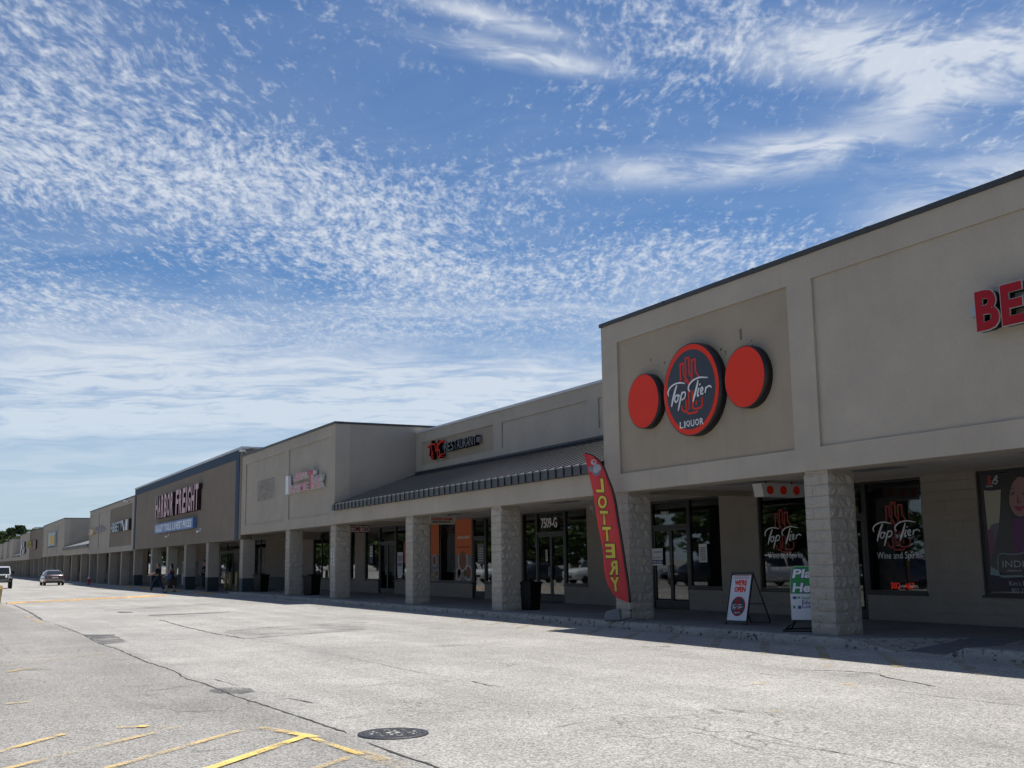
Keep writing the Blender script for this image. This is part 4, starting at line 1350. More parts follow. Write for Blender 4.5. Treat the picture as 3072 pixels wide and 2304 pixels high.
M_DECAL = mat('white_vinyl', (0.62, 0.62, 0.62), 0.6); M_DECR = mat('red_vinyl', (0.30, 0.025, 0.025), 0.6)
glasstext('unit_number', 'large white unit number over the double doors by the trash bin', '7509-G', (1623, 1586), (1671, 1555), M_DECAL, .03, 'number')
glasstext('unit_number', 'small white unit number over the doors beside the flag', '7509-F', (1982, 1546), (2005, 1535), M_DECAL, .02, 'number')
for px0, px1, pc, tx, lb in ((2297, 2406, 1602, ((2304, 1682), (2409, 1663)), 'white and red bottle logo lettering on the window behind the sidewalk signs'),
                             (2622, 2762, 1588, ((2632, 1683), (2766, 1664)), 'white and red bottle logo lettering on the window above the red digits')):
    x0_, x1_ = XZ(px0, pc, OY)[0], XZ(px1, pc, OY)[0]; cz = XZ((px0+px1)/2, pc, OY)[1]; r_ = (x1_-x0_)/1.56
    t = thing('window_decal', lb, 'decal', ((x0_+x1_)/2, OY, cz))
    logo(t, 0, 0, r_, 0, M_DECR, M_DECAL, thick=.0015)
    xa, za = XZ(*tx[0], OY); xb, zb_ = XZ(tx[1][0], tx[0][1], OY)[0], XZ(tx[0][0], tx[1][1]-2, OY)[1]
    obj('lettering', text_mesh('Wine and Spirits', xb-xa, zb_-za+.04, .002, M_DECAL, M_DECAL), t, loc=(xa-(x0_+x1_)/2, 0, za-cz))
# lit digits behind the glass
m = bpy.data.materials.new('led_red'); m.use_nodes = True; bs = m.node_tree.nodes['Principled BSDF']
bs.inputs['Base Color'].default_value = (.3, .01, .01, 1); bs.inputs['Emission Color'].default_value = (1, .05, .03, 1); bs.inputs['Emission Strength'].default_value = 0.6
LY = GY+.12
t = thing('lottery_display', 'black display with red lit digits inside the shop window', 'display', (*[XZ(2668, 1770, LY)[0]], LY, XZ(2668, 1770, LY)[1]))
MB().box(-.05, 1.05, .02, .10, -.05, .50, mat('dark_red_panel', (.05, .012, .014), .4)).build('panel', t)
for tx, a0 in (('302', 2672), ('467', 2714)):
    x0_, x1_ = XZ(a0, 1768, LY)[0], XZ(a0+28, 1768, LY)[0]
    obj('digits', text_mesh(tx, x1_-x0_, .125, .003, m, m, bold=-.012), t, loc=(x0_-t.location.x, .012, .03))
MB().box(.58, 1.0, .012, .018, .2, .48, mat('display_blue', (.02, .03, .12), .4)).build('panel_print', t)


def paper(name, label, pa, pb, m, Y=None, cat='poster'):
    Y = Y or OY
    x0_, z0_ = XZ(pa[0], pa[1], Y); x1_ = XZ(pb[0], pa[1], Y)[0]; z1_ = XZ(pa[0], pb[1], Y)[1]
    t = thing(name, label, cat, (x0_, Y, z0_)); MB().box(0, x1_-x0_, 0, .003, 0, z1_-z0_, m).build('sheet', t)
    return t, x1_-x0_, z1_-z0_


def print_on(t, txt, x0_, z0_, w, h, m, bold=.01): obj('print', text_mesh(txt, w, h, .0012, m, m, bold=bold), t, loc=(x0_, -.0016, z0_))


M_PAP = mat('paper', (.60, .60, .59), .8); M_ORG = mat('orange_print', (.56, .15, .06), .7, spec=.2); M_PBL = mat('print_blue', (.03, .05, .14), .6); M_PRED = mat('print_red', (.40, .05, .05), .6)
t, w, h = paper('lease_sign', 'white leasing notice with blue band inside the glass doors by the flag', (1955, 1696), (1989, 1646), M_PAP)
print_on(t, 'ALLIANCE', w*.22, h*.74, w*.72, h*.12, M_BLACK); MB().box(0, w, -.003, -.001, .04, h*.32, M_PBL).build('band', t); obj('print', text_mesh('FOR LEASE', w*.8, h*.14, .001, M_PAP, M_PAP, bold=.02), t, loc=(w*.1, -.0045, h*.13))
print_on(t, 'CALL OR TEXT', w*.1, h*.42, w*.8, h*.09, M_PBL)
t, w, h = paper('window_notice', 'plain white notice taped on the window beside the sandwich board', (2098, 1687), (2122, 1632), M_PAP)
for i in range(7): MB().box(w*.14, w*.86, -.0025, -.001, h*(.1+.11*i), h*(.1+.11*i)+.03, M_GREY).build('print_line', t)
# restaurant window films
for k, (p0, p1, tx) in enumerate(((1293, 1317, None), (1367, 1416, 'GANG NAM'))):
    t, w, h = paper('window_film', ('narrow orange window film with bowls at the edge of the restaurant glass', 'wide orange window film with bowls of food on the restaurant glass')[k], (p0, 1742), (p1, 1560), mat('food_ground', (.16, .155, .16), .6))
    MB().box(0, w, -.003, -.0005, h*.42, h, M_ORG).build('orange_field', t)
    bw = mat('bowl_white', (.45, .44, .43), .5); fd = [mat('food_a', (.20, .07, .025), .6), mat('food_b', (.22, .12, .03), .6), mat('food_c', (.08, .10, .03), .6)]
    for j, (fx_, fz_, fr_) in enumerate(((.45, .33, .30), (.25, .14, .13), (.58, .12, .12), (.86, .12, .2), (.2, .0, .16))):
        rr_ = fr_*w
        zc = max(h*fz_, rr_+.01); xc = min(max(fx_*w, rr_+.005), w-rr_-.005)
        MB().lathe([(rr_, -.0012-.0007*j), (rr_, -.0020-.0007*j)], bw, 24, (xc, 0, zc), 'Y', smooth=False).build('bowl', t, fix=True)
        MB().lathe([(rr_*.8, -.006), (rr_*.8, -.0068)], fd[j % 3], 20, (xc, 0, zc), 'Y', smooth=False).build('food', t, fix=True)
    if tx: obj('print', text_mesh(tx, w*.72, h*.05, .001, M_DECAL, M_DECAL, bold=.02), t, loc=(w*.14, -.0045, h*.68)); obj('print', text_mesh('Korean Restaurant', w*.8, h*.04, .001, M_DRED, M_DRED, bold=.02), t, loc=(w*.1, -.0045, h*.53))
t, w, h = paper('door_notice', 'small dark menu sheet with pale lines on the restaurant door', (1433, 1692), (1452, 1632), mat('grey_sheet', (.14, .14, .14), .6))
for i in range(6): MB().box(w*.15, w*.85, -.0025, -.001, h*(.15+.12*i), h*(.15+.12*i)+.02, M_DECAL).build('print_line', t)
# tax office posters
t, w, h = paper('tax_poster', 'blue poster with white headline on the tax office window', (1108, 1690), (1119, 1635), M_PBL)
for i in range(4): MB().box(w*.15, w*.85, -.0025, -.001, h*(.35+.15*i), h*(.35+.15*i)+.10, M_DECAL).build('print_line', t)
t, w, h = paper('tax_poster', 'white poster with a large number fifty beside the tax office doors', (1192, 1724), (1208, 1657), M_PAP)
print_on(t, '50', w*.15, h*.60, w*.75, h*.26, M_PBL, .03)
for i in range(3): MB().box(w*.1, w*.9, -.0025, -.001, h*(.38+.06*i), h*(.38+.06*i)+.04, M_PBL).build('print_line', t)
t, w, h = paper('tax_poster', 'red poster in the pane next to the white fifty poster', (1211, 1689), (1220, 1624), M_PRED)
t, w, h = paper('pier_notice', 'narrow white notices fixed one above another on a block pier', (993.5, 1696), (1001.5, 1648), M_PAP, YC-.016, 'notice')
for i in range(4): MB().box(w*.25, w*.75, -.0025, -.001, h*(.12+.22*i), h*(.12+.22*i)+.10, M_GREY).build('print_line', t)
t, w, h = paper('door_sticker', 'small cream sticker on the glass doors below the large unit number', (1637, 1684), (1643, 1649), mat('cream', (.50, .46, .38), .5))
for i in range(3): MB().box(w*.2, w*.8, -.0025, -.001, h*(.2+.25*i), h*(.2+.25*i)+.05, M_GREY).build('print_line', t)

# hair poster filling the shop window at the end
t, w, h = None, None, None
PX0, PX1, PZ0, PZ1 = -15.26, -12.68, .80, 3.06
t = thing('window_poster', 'dark hair advertisement of a woman with long black hair in the window', 'poster', (PX0, OY, PZ0))
w, h = PX1-PX0, PZ1-PZ0
MB().box(0, w, 0, .003, 0, h, mat('poster_black', (.018, .014, .022), .5)).build('sheet', t)


def pq(x, y):
    X, Z = XZ(2900+x/4.145, 1400+y/4.145, OY); return X-PX0, Z-PZ0


def flat(pts, m, k, name='print', sm=0):
    q_ = [pq(*p) for p in pts]
    if sm: q_ = smooth_pts(q_+[q_[0]], sm)[:-1]
    mb = MB(); mb.prism(q_, -.0012*k-.0008, -.0012*k, m); mb.build(name, t, fix=True)


flat([(213, 295), (320, 300), (425, 283), (420, 400), (410, 700), (330, 820), (262, 790)], mat('poster_cream', (.36, .34, .27), .6), 1, 'backdrop')
flat([(255, 800), (300, 760), (400, 700), (430, 900), (350, 1240), (300, 1250), (275, 1000)], mat('poster_skin_dim', (.15, .075, .11), .6), 2, 'shoulder', 3)
flat([(290, 740), (350, 705), (410, 710), (385, 800), (345, 930), (330, 820)], mat('poster_sequin', (.10, .09, .14), .4), 3, 'dress')
flat([(430, 120), (520, 60), (640, 30), (800, 40), (900, 120), (960, 300), (990, 700), (1010, 1300), (345, 1290), (360, 960), (400, 760), (425, 400)], mat('poster_hair', (.016, .013, .014), .3), 4, 'hair', 3)
flat([(470, 300), (500, 150), (580, 70), (660, 60), (640, 130), (585, 190), (548, 280), (532, 380), (545, 520), (580, 640), (520, 700), (480, 500)], mat('poster_hair', (.016, .013, .014), .3), 10, 'hair', 2)
flat([(660, 60), (800, 80), (890, 200), (900, 420), (860, 620), (790, 640), (812, 480), (825, 340), (800, 230), (730, 140)], mat('poster_hair', (.016, .013, .014), .3), 10, 'hair', 2)
flat([(580, 640), (800, 640), (850, 800), (880, 1100), (590, 1100), (575, 850)], mat('poster_chest', (.12, .045, .12), .6), 5, 'neck')
flat([(520, 320), (540, 225), (590, 150), (660, 125), (760, 160), (815, 230), (835, 330), (820, 470), (760, 570), (690, 620), (610, 600), (550, 510), (525, 420)], mat('poster_face', (.30, .165, .165), .6), 6, 'face', 3)
for cx_ in (562, 730): flat([(cx_-38, 335), (cx_, 312), (cx_+38, 330), (cx_, 358)], M_BLACK, 7, 'eye', 2); flat([(cx_-45, 290), (cx_, 268), (cx_+50, 284), (cx_, 278)], M_BLACK, 7, 'brow')
for cx_ in (552, 722): flat([(cx_-14, 332), (cx_+8, 322), (cx_+26, 334), (cx_+6, 346)], mat('eye_white', (.3, .3, .3), .5), 8, 'eye_white', 2)
flat([(640, 340), (660, 430), (690, 445), (640, 455), (625, 440)], mat('poster_face_b', (.14, .065, .075), .6), 7, 'nose', 2)
flat([(590, 500), (640, 490), (670, 498), (720, 488), (690, 540), (640, 550)], mat('poster_lip', (.24, .03, .07), .5), 7, 'mouth', 3)
flat([(300, 1240), (400, 1290), (420, 1350), (700, 1350), (700, 1370), (430, 1362), (300, 1345)], mat('poster_teal', (.20, .27, .28), .6), 9, 'ribbon')
mb = MB(); ribbon(mb, [pq(*p) for p in smooth_pts([(395, 1220), (400, 1120), (440, 1080), (560, 1090), (680, 1080), (760, 1050), (1000, 1060)], 3)], .022, -.0140, -.0130, mat('poster_teal', (.20, .27, .28), .6)); ribbon(mb, [pq(*p) for p in smooth_pts([(395, 1220), (405, 1310), (450, 1370), (700, 1365), (1000, 1375)], 3)], .022, -.0140, -.0130, mat('poster_teal', (.20, .27, .28), .6)); mb.build('border', t, fix=True)
mp = mat('poster_text', (.42, .42, .42), .6)


def ptext(txt, x0_, y0_, x1_, y1_, m=mp, bold=0.0):
    a0, b0 = pq(x0_, y0_), pq(x1_, y0_); c0 = pq(x0_, y1_)
    obj('print', text_mesh(txt, b0[0]-a0[0], c0[1]-a0[1], .001, m, m, bold=bold), t, loc=(a0[0], -.0150, a0[1]))


ptext('INDI', 455, 1250, 720, 1170); ptext('PREMIUM', 515, 1310, 690, 1282); ptext("Kim's B", 540, 1480, 745, 1420); ptext('803-7', 570, 1565, 720, 1512)
ptext('BOBBI', 247, 258, 330, 236, mp, .02)
mb = MB(); ribbon(mb, [pq(*p) for p in smooth_pts([(265, 125), (300, 130), (270, 165), (305, 175), (265, 212), (310, 210)], 3)], .03, -.0140, -.0130, M_PRED); mb.build('emblem', t, fix=True)
mb = MB(); ribbon(mb, [pq(*p) for p in smooth_pts([(320, 212), (370, 115), (385, 140), (355, 165), (390, 175), (370, 212), (340, 208)], 3)], .025, -.0150, -.0141, mp); mb.build('emblem', t, fix=True)


# ---------------------------------------------------------------- feather flag
FB = np.array([onY(1893, 1845, 13.99)[0], 13.99, WZ])
vn = np.array([FB[0], FB[1], 0.0]); fdist = np.linalg.norm(vn); vn = vn/fdist          # flag hangs square to this direction
fr_ = np.array([-vn[1], vn[0], 0.0]); fr_ = fr_ if fr_ @ _r > 0 else -fr_


def flagpt(cx_, cy_, off=0.0):
    """tall crop point of the flag -> local (side, depth, height); gentle billow along the depth"""
    px, py = 1740+cx_/3.253, 1350+cy_/3.253
    d = ray(px, py); t = fdist/(d @ vn); p = CAMP+d*t
    s_ = (p-FB) @ fr_; z = p[2]-FB[2]
    wv = .05*math.sin(z*2.1+s_*3.0)+.025*math.sin(z*6.5+s_*7)*max(0, 1-z/4.0)+.02*math.sin(s_*30+z*4)*max(0, (z-2.6)/1.4)
    return (s_, wv-off, z)


flag = thing('feather_flag', 'tall red feather flag with mirrored yellow letters on a black pole', 'flag', tuple(FB), math.atan2(fr_[1], fr_[0]))
Lf = [(38, 36), (62, 130), (85, 230), (110, 340), (130, 440), (148, 560), (165, 680), (185, 790), (205, 890), (225, 1000), (230, 1120), (250, 1250), (285, 1345), (345, 1430), (400, 1462), (478, 1488)]
Rt = [(42, 34), (110, 48), (178, 98), (228, 168), (272, 280), (300, 350), (325, 430), (345, 530), (362, 640), (385, 780), (402, 890), (420, 1000), (440, 1140), (462, 1280), (476, 1400), (484, 1488)]
Lf = smooth_pts(Lf, 3); Rt = smooth_pts(Rt, 3); mb = MB(); NU = 9; M_FLAG = mat('flag_red', (.62, .050, .052), .7)
for i in range(len(Lf)):
    for j in range(NU+1):
        t_ = j/NU; mb.v.append(flagpt(Lf[i][0]*(1-t_)+Rt[i][0]*t_, Lf[i][1]*(1-t_)+Rt[i][1]*t_))
for i in range(len(Lf)-1):
    for j in range(NU): A = i*(NU+1)+j; mb.face([A, A+NU+1, A+NU+2, A+1], M_FLAG, True)
fo = mb.build('banner', flag)
md = fo.modifiers.new('thickness', 'SOLIDIFY'); md.thickness = .004; md.offset = 1
# black sleeve and pole
pl = [flagpt(a0+4, b0) for a0, b0 in Rt]
MB().tube([(p[0], p[1], p[2]) for p in pl], [.012+.018*min(1, i/20) for i in range(len(pl))], M_BLACK, 8).build('sleeve', flag)
pb = pl[-1]
MB().tube([(pb[0], pb[1], pb[2]+.05), (0, 0, .06)], .014, M_STEEL, 8).build('pole', flag)
MB().tube([(pb[0]*.55, pb[1]*.55, pb[2]*.62), (pb[0]*.5, pb[1]*.5, pb[2]*.52)], .024, M_BLACK, 8).build('clip', flag)
for an in (0.5, 2.1, 3.7, 5.2):
    MB().tube([(0, 0, .07), (.16*math.cos(an), .16*math.sin(an)*.6, .045), (.36*math.cos(an), .10*math.sin(an), .015)], .013, M_GREY, 6).build('foot', flag)
mb = MB().hexa([(-.62, -.02, 0), (-.22, -.08, 0), (-.18, .12, 0), (-.58, .16, 0), (-.58, .02, .22), (-.24, -.02, .30), (-.22, .10, .27), (-.54, .12, .20)], M_GREY)
wb = mb.build('weight_bag', flag); bv = wb.modifiers.new('soft', 'BEVEL'); bv.width = .05; bv.segments = 3
M_FY = mat('flag_yellow', (.72, .60, .08), .7)
boxes = [('L', 152, 232, 280, 415, .10), ('O', 175, 262, 445, 572, .02), ('T', 196, 276, 594, 730, .06), ('T', 221, 306, 750, 890, .07), ('E', 246, 342, 915, 1055, .06), ('R', 282, 368, 1078, 1218, .06), ('Y', 300, 386, 1240, 1380, .10)]
for ch, xa, xb, ya, yb, sh in boxes:
    for grow, m, off, bo in ((7, M_BLACK, .010, .05), (0, M_FY, .014, .03)):
        me = text_mesh(ch, 1, 1, 0, m, m, bold=bo, mirror=True)
        co = np.empty(len(me.vertices)*3, np.float32); me.vertices.foreach_get('co', co); co = co.reshape(-1, 3); out = []
        for u, _, v in co:
            cy_ = yb+grow-v*(yb-ya+2*grow); cx_ = xa-grow+u*(xb-xa+2*grow)+sh*(cy_-(ya+yb)/2)+(ya+yb)/2*0
            out.append(flagpt(cx_, cy_, off))
        me.vertices.foreach_set('co', np.array(out, np.float32).ravel()); me.update()
        obj('letter' if grow == 0 else 'letter_outline', me, flag)
M_BALL = mat('silver_print', (.42, .43, .47), .4); M_BALLD = mat('silver_print_dark', (.20, .21, .25), .4)
for k, (cx_, cy_, r_, m) in enumerate(((135, 122, 27, M_BALL), (108, 186, 26, M_BALLD), (170, 178, 36, M_BALL), (160, 212, 40, M_BALLD), (158, 200, 26, M_BALL))):
    mb = MB(); mb.v = [flagpt(cx_+r_*math.cos(q_*math.pi/10), cy_+r_*1.05*math.sin(q_*math.pi/10), .010+.002*k) for q_ in range(20)]
    mb.face(list(range(20))[::-1], m); mb.build('ball_print', flag)

# ---------------------------------------------------------------- sidewalk boards
af = thing('sandwich_board', 'white sandwich board with red open lettering and round bottle logo', 'sign', (-18.72, 14.80, WZ), R(8))
w, h, ln = .60, 1.06, .26
fz = lambda z: ln*z/h       # face leans back


def lean(v): return [(p[0], fz(p[2])+p[1], p[2]) for p in v]


mb = MB()
for (xa, xb, za, zb_) in ((-w/2, -w/2+.03, 0, h), (w/2-.03, w/2, 0, h), (-w/2+.03, w/2-.03, .05, .08), (-w/2+.03, w/2-.03, h-.03, h)): mb.box(xa, xb, 0, .03, za, zb_, M_BLACK)
mb.v = lean(mb.v); mb.build('frame', af)
mb = MB().box(-w/2+.031, w/2-.031, .008, .02, .085, h-.06, mat('board_white', (.62, .63, .66), .5)); mb.v = lean(mb.v); mb.build('board', af)
mb = MB()
for s_ in (-1, 1): mb.tube([(s_*(w/2-.02), fz(h)+.03, h-.03), (s_*(w/2-.02), .75, .015)], .014, M_BLACK, 6)
mb.tube([(-w/2+.02, .75, .02), (w/2-.02, .75, .02)], .012, M_BLACK, 6)
mb.build('rear_legs', af)
MB().tube([(w/2-.02, .10, .42), (w/2-.02, .56, .42)], .008, M_BLACK, 6).build('stay', af)


def on_board(me, x, z, o_=.006):
    co = np.empty(len(me.vertices)*3, np.float32); me.vertices.foreach_get('co', co); co = co.reshape(-1, 3)
    co[:, 0] += x; co[:, 2] += z; co[:, 1] += .008-o_+ln*co[:, 2]/h
    me.vertices.foreach_set('co', co.ravel()); me.update(); return me


for tx, z, w_ in (("WE'RE", .79, .34), ('OPEN', .655, .31)): obj('lettering', on_board(text_mesh(tx, w_, .115, .002, M_RED, M_RED, bold=.045), -w_/2, z), af)
for k in range(3): obj('dot_row', on_board(MB().box(-.22, .22, 0, .002, 0, .010, mat('dot_red', (.40, .12, .13), .6)).mesh('dot_row'), 0, .93+k*.028), af)
obj('logo_ring', on_board(MB().lathe([(.20, .001), (.20, 0)], M_RED, 32, (0, 0, 0), 'Y', smooth=False).mesh('logo_ring'), 0, .37, .004), af)
obj('logo_field', on_board(MB().lathe([(.183, .001), (.183, 0)], M_NAVY, 32, (0, 0, 0), 'Y', smooth=False).mesh('logo_field'), 0, .37, .006), af)
tmp = thing('tmp', 'x', 'x'); logo(tmp, 0, 0, .2, 0, M_RED, M_WHITE, thick=.001)
for ch in list(tmp.children):
    on_board(ch.data, 0, .37, .010); ch.parent = af
bpy.data.objects.remove(tmp)
obj('lettering', on_board(text_mesh('LIQUOR', .16, .028, .001, M_WHITE, M_WHITE, bold=.03), -.08, .225, .010), af)

# lottery board on a black stand
ls = thing('lottery_board', 'green and white lottery board on a black stand beside a block pier', 'sign', (-16.28, 14.60, WZ), R(38))
w, h = .66, 1.02
mb = MB()
o0 = [(-w/2, .20), (w/2, .20), (w/2+.0, .86), (w/2-.05, 1.14), (w/2-.10, 1.19), (-w/2+.10, 1.19), (-w/2+.05, 1.14), (-w/2, .86)]
MB().prism(o0, 0, .02, mat('board_white', (.62, .63, .66), .5)).build('board', ls, fix=True)
M_LG = mat('lottery_green', (.035, .27, .07), .6, spec=.2); M_LB = mat('lottery_blue', (.03, .05, .22), .5)
MB().prism([(-w/2+.004, .68), (w/2-.004, .68), (w/2-.005, .86), (w/2-.054, 1.138), (w/2-.10, 1.184), (-w/2+.10, 1.184), (-w/2+.054, 1.138), (-w/2+.004, .86)], -.004, -.0005, M_LG).build('green_field', ls, fix=True)
for tx, x, z, w_, h_ in (('Play', -.28, .92, .54, .215), ('Here', -.29, .705, .58, .175)):
    obj('lettering_outline', text_mesh(tx, w_+.03, h_+.03, .001, M_LB, M_LB, bold=.075, shear=.15), ls, loc=(x-.015, -.0055, z-.015))
    obj('lettering', text_mesh(tx, w_, h_, .001, M_WHITE, M_WHITE, bold=.03, shear=.15), ls, loc=(x, -.0075, z))
for tx, z, w_, h_, m in (('South Carolina', .575, .40, .055, M_LG), ('Education', .485, .40, .075, M_LB), ('Lottery', .395, .36, .085, M_LB)): obj('lettering', text_mesh(tx, w_, h_, .001, m, m, bold=.02), ls, loc=(-.12, -.002, z))
mb = MB(); mb.box(-.29, -.22, -.003, -.0005, .58, .63, M_LB); mb.build('emblem', ls)
MB().box(-.205, -.15, -.003, -.0005, .59, .63, mat('emblem_green', (.12, .30, .16), .5)).build('emblem', ls)
MB().box(-.29, -.25, -.003, -.0005, .41, .46, M_LG).build('emblem', ls); MB().box(-.20, -.14, -.003, -.0005, .40, .46, M_LB).build('emblem', ls)
MB().box(-w/2, w/2, -.004, .024, .165, .199, M_BLACK).build('bottom_rail', ls)
mb = MB()
q_ = [(-.42, -.38), (.42, -.38), (.42, .42), (-.42, .42)]
for i in range(4): mb.tube([(*q_[i], .02), (*q_[(i+1) % 4], .02)], .018, M_BLACK, 6)
for s_ in (-1, 1): mb.tube([(s_*.42, -.38, .02), (s_*.26, .01, .18)], .016, M_BLACK, 6); mb.tube([(s_*.42, .42, .02), (s_*.26, .01, .18)], .016, M_BLACK, 6)
mb.build('stand', ls)

# ---------------------------------------------------------------- bins, bollards, cabinet, cameras
def bin_(X, Y, z, label, s=1.0):
    t = thing('trash_bin', label, 'trash bin', (X, Y, z), R(20), 'black bins along the walk')
    rr = lambda k: [(-k, -k*.86), (k, -k*.86), (k, k*.86), (-k, k*.86)]
    mb = MB(); zs = [(0, .25), (.04, .27), (.80, .31), (.80, .335), (.86, .345), (.86, .30)]
    for zz, k in zs:
        for p in rr(k): mb.v.append((p[0]*s, p[1]*s, zz*s))
    for i in range(len(zs)-1):
        for j in range(4): A, B = i*4+j, i*4+(j+1) % 4; mb.face([A, B, B+4, A+4], M_BLKPL)
    mb.face([3, 2, 1, 0], M_BLKPL); e = (len(zs)-1)*4; mb.face([e, e+1, e+2, e+3], M_BLKPL)
    b_ = mb.build('body', t, fix=True); bv = b_.modifiers.new('soft', 'BEVEL'); bv.width = .03; bv.segments = 3
    MB().lathe([(.22*s, .865*s), (.22*s, .90*s), (.12*s, .91*s)], M_BLKPL, 20).build('lid', t, fix=True)
    for s_ in (-1, 1): MB().box(s_*.30*s-.02, s_*.30*s+.02, -.10, .10, .66*s, .72*s, M_BLKPL).build('handle', t)
    for q_ in (-.12, 0, .12): MB().box(q_*s-.008, q_*s+.008, -.262*s, -.250*s, .12*s, .7*s, M_BLACK).build('rib', t)
    return t


p = onz(1596, 1823, WZ); bin_(p[0]*.957, 14.97, WZ, 'black plastic bin beside the pier in front of the numbered glass doors', .90)
p = onz(933, 1782, WZ); bin_(-48.4, 15.0, WZ, 'black plastic bin behind a pier at the tax office')
p = onz(782, 1776, WZ); bin_(-56.6, 14.9, WZ, 'black plastic bin at the kerb end beside the tool store')
for k, (px, py) in enumerate(((677, 1771), (690, 1773), (709, 1775))):
    p = onz(px, py, .02); Yb = 15.6; X_ = onY(px, py, Yb)[0]
    t = thing('bollard', ('faded yellow pipe bollard third from the tool store corner pier', 'faded yellow pipe bollard in the middle of three at the tool store', 'faded yellow pipe bollard next to the tool store corner pier')[k], 'bollard', (X_, Yb, .02), 0, 'yellow bollards at the tool store doors')
    MB().lathe([(.09, 0), (.09, 1.02)], mat('bollard_yellow', (.42, .33, .14), .6, var=(4, .15)), 16).build('pipe', t, fix=True)
    MB().lathe([(.09, 1.021), (.085, 1.05), (.06, 1.085), (.02, 1.10)], mat('bollard_yellow', (.42, .33, .14), .6), 16).build('cap', t, fix=True)
    MB().lathe([(.14, 0), (.14, .015), (.10, .03)], M_WALK, 16).build('footing', t, fix=True)
p = onY(539, 1745, 15.9)
t = thing('ice_cabinet', 'grey upright metal cabinet standing against the tool store wall', 'cabinet', (p[0], 16.6, .02))
MB().box(-.9, .9, -.4, .4, .12, 1.75, mat('cabinet_grey', (.30, .30, .31), .45)).build('body', t); MB().box(-.8, .8, -.42, -.401, .9, 1.65, M_GREY).build('door', t); MB().tube([(.6, -.45, 1.1), (.6, -.45, 1.4)], .015, M_STEEL).build('handle', t)
for sx in (-.75, .75): MB().box(sx-.06, sx+.06, -.3, .3, 0, .12, M_BLACK).build('leg', t)


def camera_box(px, py, Y, label):
    X, Z = XZ(px, py, Y); t = thing('security_camera', label, 'camera', (X, Y, Z))
    MB().box(-.12, .12, .10, .14, -.1, .1, M_WHITE).build('mount', t); MB().tube([(0, .12, 0), (0, 0, -.02)], .03, M_WHITE).build('arm', t)
    MB().lathe([(.10, -.02), (.12, -.06), (.09, -.15), (.02, -.19)], M_WHITE, 14).build('dome', t, fix=True)
    MB().lathe([(.062, -.16), (.05, -.20), (.01, -.215)], M_BLACK, 12).build('lens', t, fix=True)


camera_box(595, 1590, 13.92, 'white dome camera under the right end of the blue slogan sign'); camera_box(500, 1606, 13.92, 'white dome camera under the left part of the blue slogan sign')
t = thing('wall_fixture', 'small pale box fixture on the wall beside the feather flag', 'light fixture', (XZ(1776, 1520, 18.0)[0], 18.0, XZ(1776, 1530, 18.0)[1]))
MB().box(-.14, .10, 0, .18, 0, .30, mat('fixture_grey', (.36, .35, .34), .6)).build('housing', t); MB().lathe([(.07, -.10), (.08, 0)], mat('fixture_grey', (.36, .35, .34), .6), 12, (.05, .06, 0)).build('sensor', t, fix=True)


def flood(px, py, Y, label, s=1.0):
    X, Z = XZ(px, py, Y); t = thing('flood_light', label, 'light fixture', (X, Y, Z))
    MB().box(-.3*s, .3*s, -.2*s, .1*s, -.06*s, .06*s, M_WHITE).build('head', t); MB().tube([(0, .05, 0), (0, .35, -.25)], .03, M_GREY).build('arm', t)


flood(380, 1503, 13.85, 'white flood light at the roof edge above the shoe store letters'); flood(729, 1352, 13.9, 'white flood light at the corner of the tool store roof', .7)
flood(57, 1606, 13.8, 'white flood light at the far end roof edge above the upright white letters', 2.0); flood(88, 1597, 13.8, 'white flood light between the red sign and the white letters', 1.6); flood(112, 1584, 13.8, 'white flood light above the far dark red sign', 2.0)
p = gnd(205, 1742)
t = thing('hydrant', 'small red and white hydrant by the kerb near the sedan', 'hydrant', (-113.0, 13.35, gz(-113)))
MB().lathe([(.14, 0), (.14, .05), (.10, .06), (.10, .5), (.13, .52), (.13, .56)], M_PRED, 14).build('barrel', t, fix=True); MB().lathe([(.12, .561), (.10, .66), (.04, .72), (.03, .76)], M_WHITE, 14).build('cap', t, fix=True)
for s_ in (-1, 1): MB().lathe([(.05, s_*.09), (.05, s_*.17)], M_PRED, 10, (0, 0, .40), 'Y').build('nozzle', t, fix=True)

# yellow concrete block at the edge of the lot
p = gnd(9, 1811)
t = thing('concrete_base', 'yellow painted concrete block with flared top at the lot edge', 'bollard', (p[0], p[1]-.36, p[2]))
MB().hexa([(-.24, -.24, 0), (.24, -.24, 0), (.24, .24, 0), (-.24, .24, 0), (-.30, -.30, .62), (.30, -.30, .62), (.30, .30, .62), (-.30, .30, .62)], mat('base_yellow', (.50, .37, .16), .8, var=(3, .2))).build('block', t)
MB().hexa([(-.34, -.34, .621), (.34, -.34, .621), (.34, .34, .621), (-.34, .34, .621), (-.28, -.28, .78), (.28, -.28, .78), (.28, .28, .78), (-.28, .28, .78)], mat('base_yellow', (.50, .37, .16), .8)).build('cap', t)

# ---------------------------------------------------------------- manhole cover
pc = (gnd(1077, 2207)+gnd(1281, 2199))/2; mr = np.linalg.norm(gnd(1077, 2207)-gnd(1281, 2199))/2
t = thing('manhole_cover', 'round cast iron manhole cover with petal pattern filled with grit', 'manhole cover', (pc[0], pc[1], 0.0), .3)
M_IRON = mat('cast_iron', (.045, .045, .052), .55, 0.3, bump=(90, .4)); M_GRIT = mat('grit_fill', (.34, .33, .30), .95, var=(60, .35))
MB().lathe([(mr+.02, -.02), (mr+.012, .014), (mr-.03, .016), (mr-.035, .008)], M_IRON, 48).build('ring', t, fix=True)
MB().lathe([(mr-.04, -.02), (mr-.04, .0150)], M_GRIT, 48, smooth=False).build('plate', t, fix=True)


